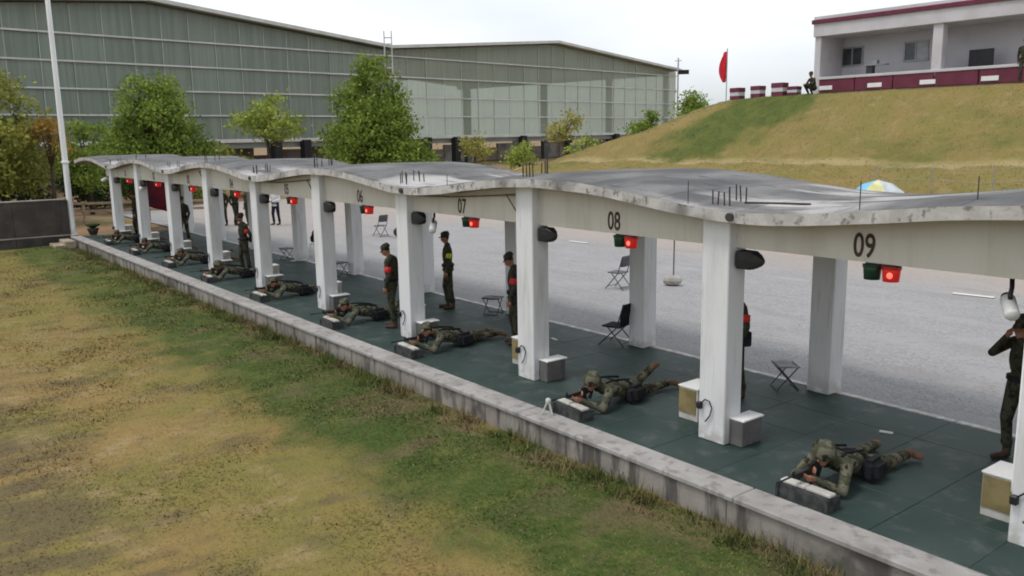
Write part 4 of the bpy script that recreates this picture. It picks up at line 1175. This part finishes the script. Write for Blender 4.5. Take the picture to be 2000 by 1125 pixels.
# parasol just behind the roof
UMX, UMY, UZ = -6.72, 16.2, -.66
um = thing('parasol', 'blue and yellow parasol peeking over the back of the shelter roof', 'parasol', (UMX, UMY, 0))
MB().tube([(0, 0, 0), (0, 0, 3.02 + UZ)], .025, 8).build('pole', 'white_metal', um)
MB().lathe([(.25, 0), (.25, .08), (.05, .12)], n=12).build('foot', 'grey_block', um)
for k in range(8):
    a0, a1 = 2 * math.pi * k / 8, 2 * math.pi * (k + 1) / 8; R_ = .78
    p = lambda a, r, z: (r * math.cos(a), r * math.sin(a), z)
    MB().add([(0, 0, 3.02 + UZ), p(a0, R_ * .55, 2.90 + UZ), p(a1, R_ * .55, 2.90 + UZ), p(a0, R_, 2.64 + UZ), p(a1, R_, 2.64 + UZ), (0, 0, 3.0 + UZ), p(a0, R_ * .55, 2.88 + UZ), p(a1, R_ * .55, 2.88 + UZ), p(a0, R_, 2.62 + UZ), p(a1, R_, 2.62 + UZ)],
             [(0, 1, 2), (1, 3, 4, 2), (5, 7, 6), (6, 7, 9, 8), (3, 8, 9, 4)]).build('gore', ['pale_cloth', 'pale_cloth', 'blue_cloth', 'blue_cloth', 'blue_cloth', 'blue_cloth', 'yellow_cloth', 'pale_cloth'][k], um)
# wire fence along the terrace
wf = thing('wire_fence', 'thin wire fence on posts along the foot of the grassy hill', 'fence', (0, 20.9, 0))
zz = lambda x: float(hill_z(x, 20.9))
for k in range(9):
    x = -9.4 + 2.0 * k; MB().tube([(x, 0, zz(x) - .2), (x, 0, zz(x) + .95)], .018, 6).build('post', 'alu', wf)
for h in (.5, .92): MB().tube([(x, 0, zz(x) + h) for x in np.arange(-9.4, 6.5, 1.2)], .007, 5).build('wire', 'alu', wf)

# ------------------------------------------------------------------ trees
def leaves(cent, size, seed, flat=.0):
    r = np.random.default_rng(seed); n = len(cent)
    a = r.normal(size=(n, 3)); a /= np.linalg.norm(a, axis=1)[:, None]
    b = r.normal(size=(n, 3)); b[:, 2] -= .5; b -= (b * a).sum(1)[:, None] * a; b /= np.linalg.norm(b, axis=1)[:, None]
    c = np.cross(a, b); s = size * r.uniform(.6, 1.35, n)[:, None]
    v = np.stack([cent - b * s * .5, cent + c * s * .30 + a * s * .10, cent + b * s * .5, cent - c * s * .30 + a * s * .10], 1).reshape(-1, 3)
    f = np.arange(n * 4).reshape(-1, 4)
    return v, np.concatenate([f[:, [0, 1, 2]], f[:, [0, 2, 3]]])
def tree(name, label, loc, blobs, mat, nl, size, seed, th, tr=.14, group=None, lean=(0, 0)):
    """blobs: (x, y, z, rx, ry, rz) lobes of the crown"""
    r = np.random.default_rng(seed)
    t = thing(name, label, 'tree' if name.endswith('tree') else 'shrub', loc, 0, group)
    m = MB(); m.tube([(0, 0, -.3), (lean[0] * .4, lean[1] * .4, th * .5), (lean[0], lean[1], th)], [tr * 1.35, tr, tr * .7], 9)
    vol = np.array([b[3] * b[4] * b[5] for b in blobs]) ** .7; vol /= vol.sum()
    cs = []
    for b, w in zip(blobs, vol):
        m.tube([(lean[0], lean[1], th * .9), ((b[0] + lean[0]) / 2, (b[1] + lean[1]) / 2, (b[2] + th) / 2), (b[0] * .9, b[1] * .9, b[2])], [tr * .55, tr * .4, tr * .15], 6)
        nc = max(6, int(nl * w / 26)); d = r.normal(size=(nc, 3)); d /= np.linalg.norm(d, axis=1)[:, None]
        rr = r.uniform(.45, 1.08, nc) ** .6; cc = np.array(b[:3]) + d * rr[:, None] * np.array(b[3:6])
        for c in cc:
            k = int(r.integers(16, 36)); sp = size * r.uniform(.9, 2.0)
            cs.append(c + r.normal(size=(k, 3)) * sp * np.array([1, 1, .62]))
    cent = np.concatenate(cs); cent = cent[cent[:, 2] > .15]
    m.build('trunk', 'bark', t, True)
    v, f = leaves(cent, size, seed + 1)
    link('crown', np_mesh('crown', v, f, mat), t)
    return t
def lobes(h0, h1, rx, n, seed, taper=.6, ex=1.5):
    r = np.random.default_rng(seed); out = []
    for k in range(n):
        v = (k + .5) / n; z = h0 + (h1 - h0) * v; w = rx * (1 - taper * v ** ex)
        a = k * 2.4 + r.uniform(-1.2, 1.2); z += r.uniform(-.35, .35); q = w * r.uniform(.30, .74)
        s = w * r.uniform(.30, .50)
        out.append((q * math.cos(a), q * math.sin(a), z, s, s, s * r.uniform(.7, .95)))
    return out
tree('leafy_tree', 'large bright green conical tree in front of the two halls, tallest of all', (-45.6, 20.6, 0), lobes(1.5, 9.0, 4.5, 42, 5, .80, 1.15), 'leaf_green', 30000, .23, 21, 3.5, .2)
tree('leafy_tree', 'broad round green tree in front of the dark hall left of centre', (-51.0, 7.6, 0), lobes(1.2, 7.6, 4.3, 34, 8, .68, 1.5), 'leaf_green', 26000, .23, 22, 3, .2)
tree('leafy_tree', 'small pale green umbrella-shaped tree between the two large ones', (-53.4, 16.2, 0), lobes(4.2, 6.4, 2.6, 12, 12, .6), 'leaf_light', 3000, .26, 23, 4.2, .12)
tree('shrub', 'low pale shrub below the umbrella-shaped tree', (-51.6, 12.6, 0), lobes(1.2, 3.0, 1.9, 7, 14, .5), 'leaf_olive', 2600, .2, 24, 1.2, .07)
tree('leafy_tree', 'olive green tree at the left frame edge above the boundary wall', (-40.6, -3.0, 0), lobes(2.2, 6.8, 3.5, 20, 15, .45), 'leaf_olive', 14000, .21, 25, 3, .2)
tree('leafy_tree', 'second olive tree at the left frame edge, in front and lower', (-39.0, -5.6, 0), lobes(2.0, 5.8, 2.9, 15, 31, .45), 'leaf_olive', 6500, .26, 35, 3, .2)
tree('leafy_tree', 'small tree with orange and yellow leaves behind the white pole', (-38.8, -0.5, 0), lobes(3.7, 5.0, 1.0, 6, 17, .4), 'leaf_orange', 900, .16, 26, 3, .09)
tree('leafy_tree', 'dark green small tree just right of the white pole', (-44.2, 2.2, 0), lobes(1.5, 5.0, 1.9, 9, 18, .55), 'leaf_green', 3800, .19, 27, 2.2, .1)
for k, (x, y, h, w, sd_) in enumerate([(-43.5, -5.0, 3.2, 2.2, 41), (-46.0, -1.5, 3.4, 2.4, 42), (-48.0, 2.5, 3.0, 2.2, 43), (-43.0, -9.5, 4.0, 2.6, 44), (-47.5, 6.5, 2.6, 2.0, 45)]):
    tree('shrub', ['dark shrub behind the tan canopy at far left', 'dark shrub behind the white pole, lower left', 'dark shrub seen between pole and leftmost pillar', 'dark shrub at the very left frame edge', 'dark shrub behind the first two pillars'][k], (x, y, 0), lobes(.6, h, w, 8, sd_, .35), 'leaf_dark', 4200, .22, sd_ + 100, 1.2, .09, 'dark shrubs at the far left')
tree('leafy_tree', 'sparse drooping yellow-green tree before the pale hall, left one', (-62.0, 40.7, .4), lobes(1.2, 3.4, 2.2, 7, 51, .3), 'leaf_yellow', 1500, .24, 52, 3, .1)
tree('leafy_tree', 'sparse yellow tree before the pale hall, taller right one', (-56.6, 47.6, .4), lobes(3.0, 5.0, 2.1, 7, 53, .4), 'leaf_yellow', 1500, .24, 54, 3.5, .1)
tree('shrub', 'pale green shrub at the left foot of the hill', (-50.3, 37.0, .3), lobes(.8, 2.6, 2.0, 7, 55, .4), 'leaf_light', 1700, .22, 56, 1, .08)
tree('shrub', 'yellow-green shrub right of the sparse yellow tree on the hill foot', (-48.0, 42.5, .8), lobes(.8, 2.6, 1.6, 6, 57, .4), 'leaf_light', 1200, .22, 58, 1, .08)
tree('leafy_tree', 'round green tree behind the hill shoulder right of the pale hall', (-41.4, 49.2, 0), lobes(3.6, 7.0, 2.4, 11, 59, .5), 'leaf_green', 5200, .24, 60, 3, .12)
tree('shrub', 'dark green bush on the hill shoulder below the floodlight', (-44.4, 46.4, 0), lobes(2.2, 5.1, 1.9, 9, 61, .5), 'leaf_green', 3600, .24, 62, 2, .1)

# ------------------------------------------------------------------ grass
def blades(xy, z, h, w, seed, lo=.25, hi=.9):
    """slim bent-over blades, their faces turned to the sky; lo/hi = steepness"""
    r = np.random.default_rng(seed); n = len(xy)
    a = r.uniform(0, 2 * np.pi, n); e = r.uniform(lo, hi, n)
    l = np.stack([np.cos(a), np.sin(a)], 1); d = np.stack([-l[:, 1], l[:, 0], 0 * a], 1)
    b = np.stack([xy[:, 0], xy[:, 1], z - .004], 1); t = b + np.stack([l[:, 0] * h * np.cos(e), l[:, 1] * h * np.cos(e), h * np.sin(e)], 1)
    v = np.stack([b + d * w, b - d * w, t], 1).reshape(-1, 3)
    return v, np.arange(n * 3).reshape(-1, 3)
def lawn_grass():
    r = np.random.default_rng(77); V = []; F = []; o = 0
    # short turf, denser near the camera
    n = 300000; x = -32.5 + 36.5 * r.random(n) ** .75; y = -1.22 - 9.0 * r.random(n) ** 1.15
    keep = vnoise(x * 1.3 + 100, y * 1.3 + 100, 12) * .7 + r.random(n) * .6 > .30; x, y = x[keep], y[keep]
    h = r.uniform(.02, .06, len(x)) * (.5 + 1.5 * vnoise(x * 1.4 + 200, y * 1.4 + 200, 3) ** 2); v, f = blades(np.stack([x, y], 1), lawn_z(x, y), h, .004 + .0005 * np.hypot(x - 6.8, y + 8.3)[:, None], 1, .05, .7)
    V.append(v); F.append(f + o); o += len(v)
    return V, F
V, F = lawn_grass()
tag(link('turf', np_mesh('turf', np.concatenate(V), np.concatenate(F), 'lawn')), 'short patchy green and straw coloured turf covering the lawn', 'grass', kind='stuff')
r = np.random.default_rng(78)
cx = r.uniform(-32, 4, 520); cy = -1.22 - np.abs(r.normal(0, .22, 520)); V = []; F = []; o = 0
k = 26; x = np.repeat(cx, k) + r.normal(0, .08, 520 * k); y = np.minimum(np.repeat(cy, k) + r.normal(0, .08, 520 * k), -1.19)
h = np.repeat(.05 + .30 * r.random(520) ** 2.2, k) * r.uniform(.5, 1.1, 520 * k)
v, f = blades(np.stack([x, y], 1), lawn_z(x, y), h, np.full((len(x), 1), .008), 2, .5, 1.25)
tag(link('weeds', np_mesh('weeds', v, f, 'lawn')), 'taller tufts of weeds along the foot of the kerb', 'grass', kind='stuff')
n = 60000; x = r.uniform(-50, -4, n); y = 19.5 + 10.0 * r.random(n); z = hill_z(x, y)
v, f = blades(np.stack([x, y], 1), z, r.uniform(.03, .08, n), np.full((n, 1), .010), 3, .7, 1.4)
tag(link('hill_turf', np_mesh('hill_turf', v, f, 'hill_grass')), 'dry yellow and green grass covering the hillside', 'grass', kind='stuff')
# loose stones on the lawn near the kerb and on the yard
n = 5000; x = r.uniform(-30, 8, n); y = 3.3 + 12 * r.random(n) ** 1.3
s = r.uniform(.008, .022, n); a = r.uniform(0, 6.28, n)
base = np.array([[1, 0, 0], [-.5, .87, 0], [-.5, -.87, 0], [.1, .05, .8]])
v = np.stack([np.stack([x + s * (b[0] * np.cos(a) - b[1] * np.sin(a)), y + s * (b[0] * np.sin(a) + b[1] * np.cos(a)), -.012 + s * b[2] + 0 * x], 1) for b in base], 1).reshape(-1, 3)
q = np.arange(n)[:, None] * 4
f = np.concatenate([q + [[0, 1, 3]], q + [[1, 2, 3]], q + [[2, 0, 3]]])
tag(link('loose_gravel', np_mesh('loose_gravel', v, f, 'pebble')), 'loose grey pebbles scattered over the gravel yard', 'gravel', kind='stuff')
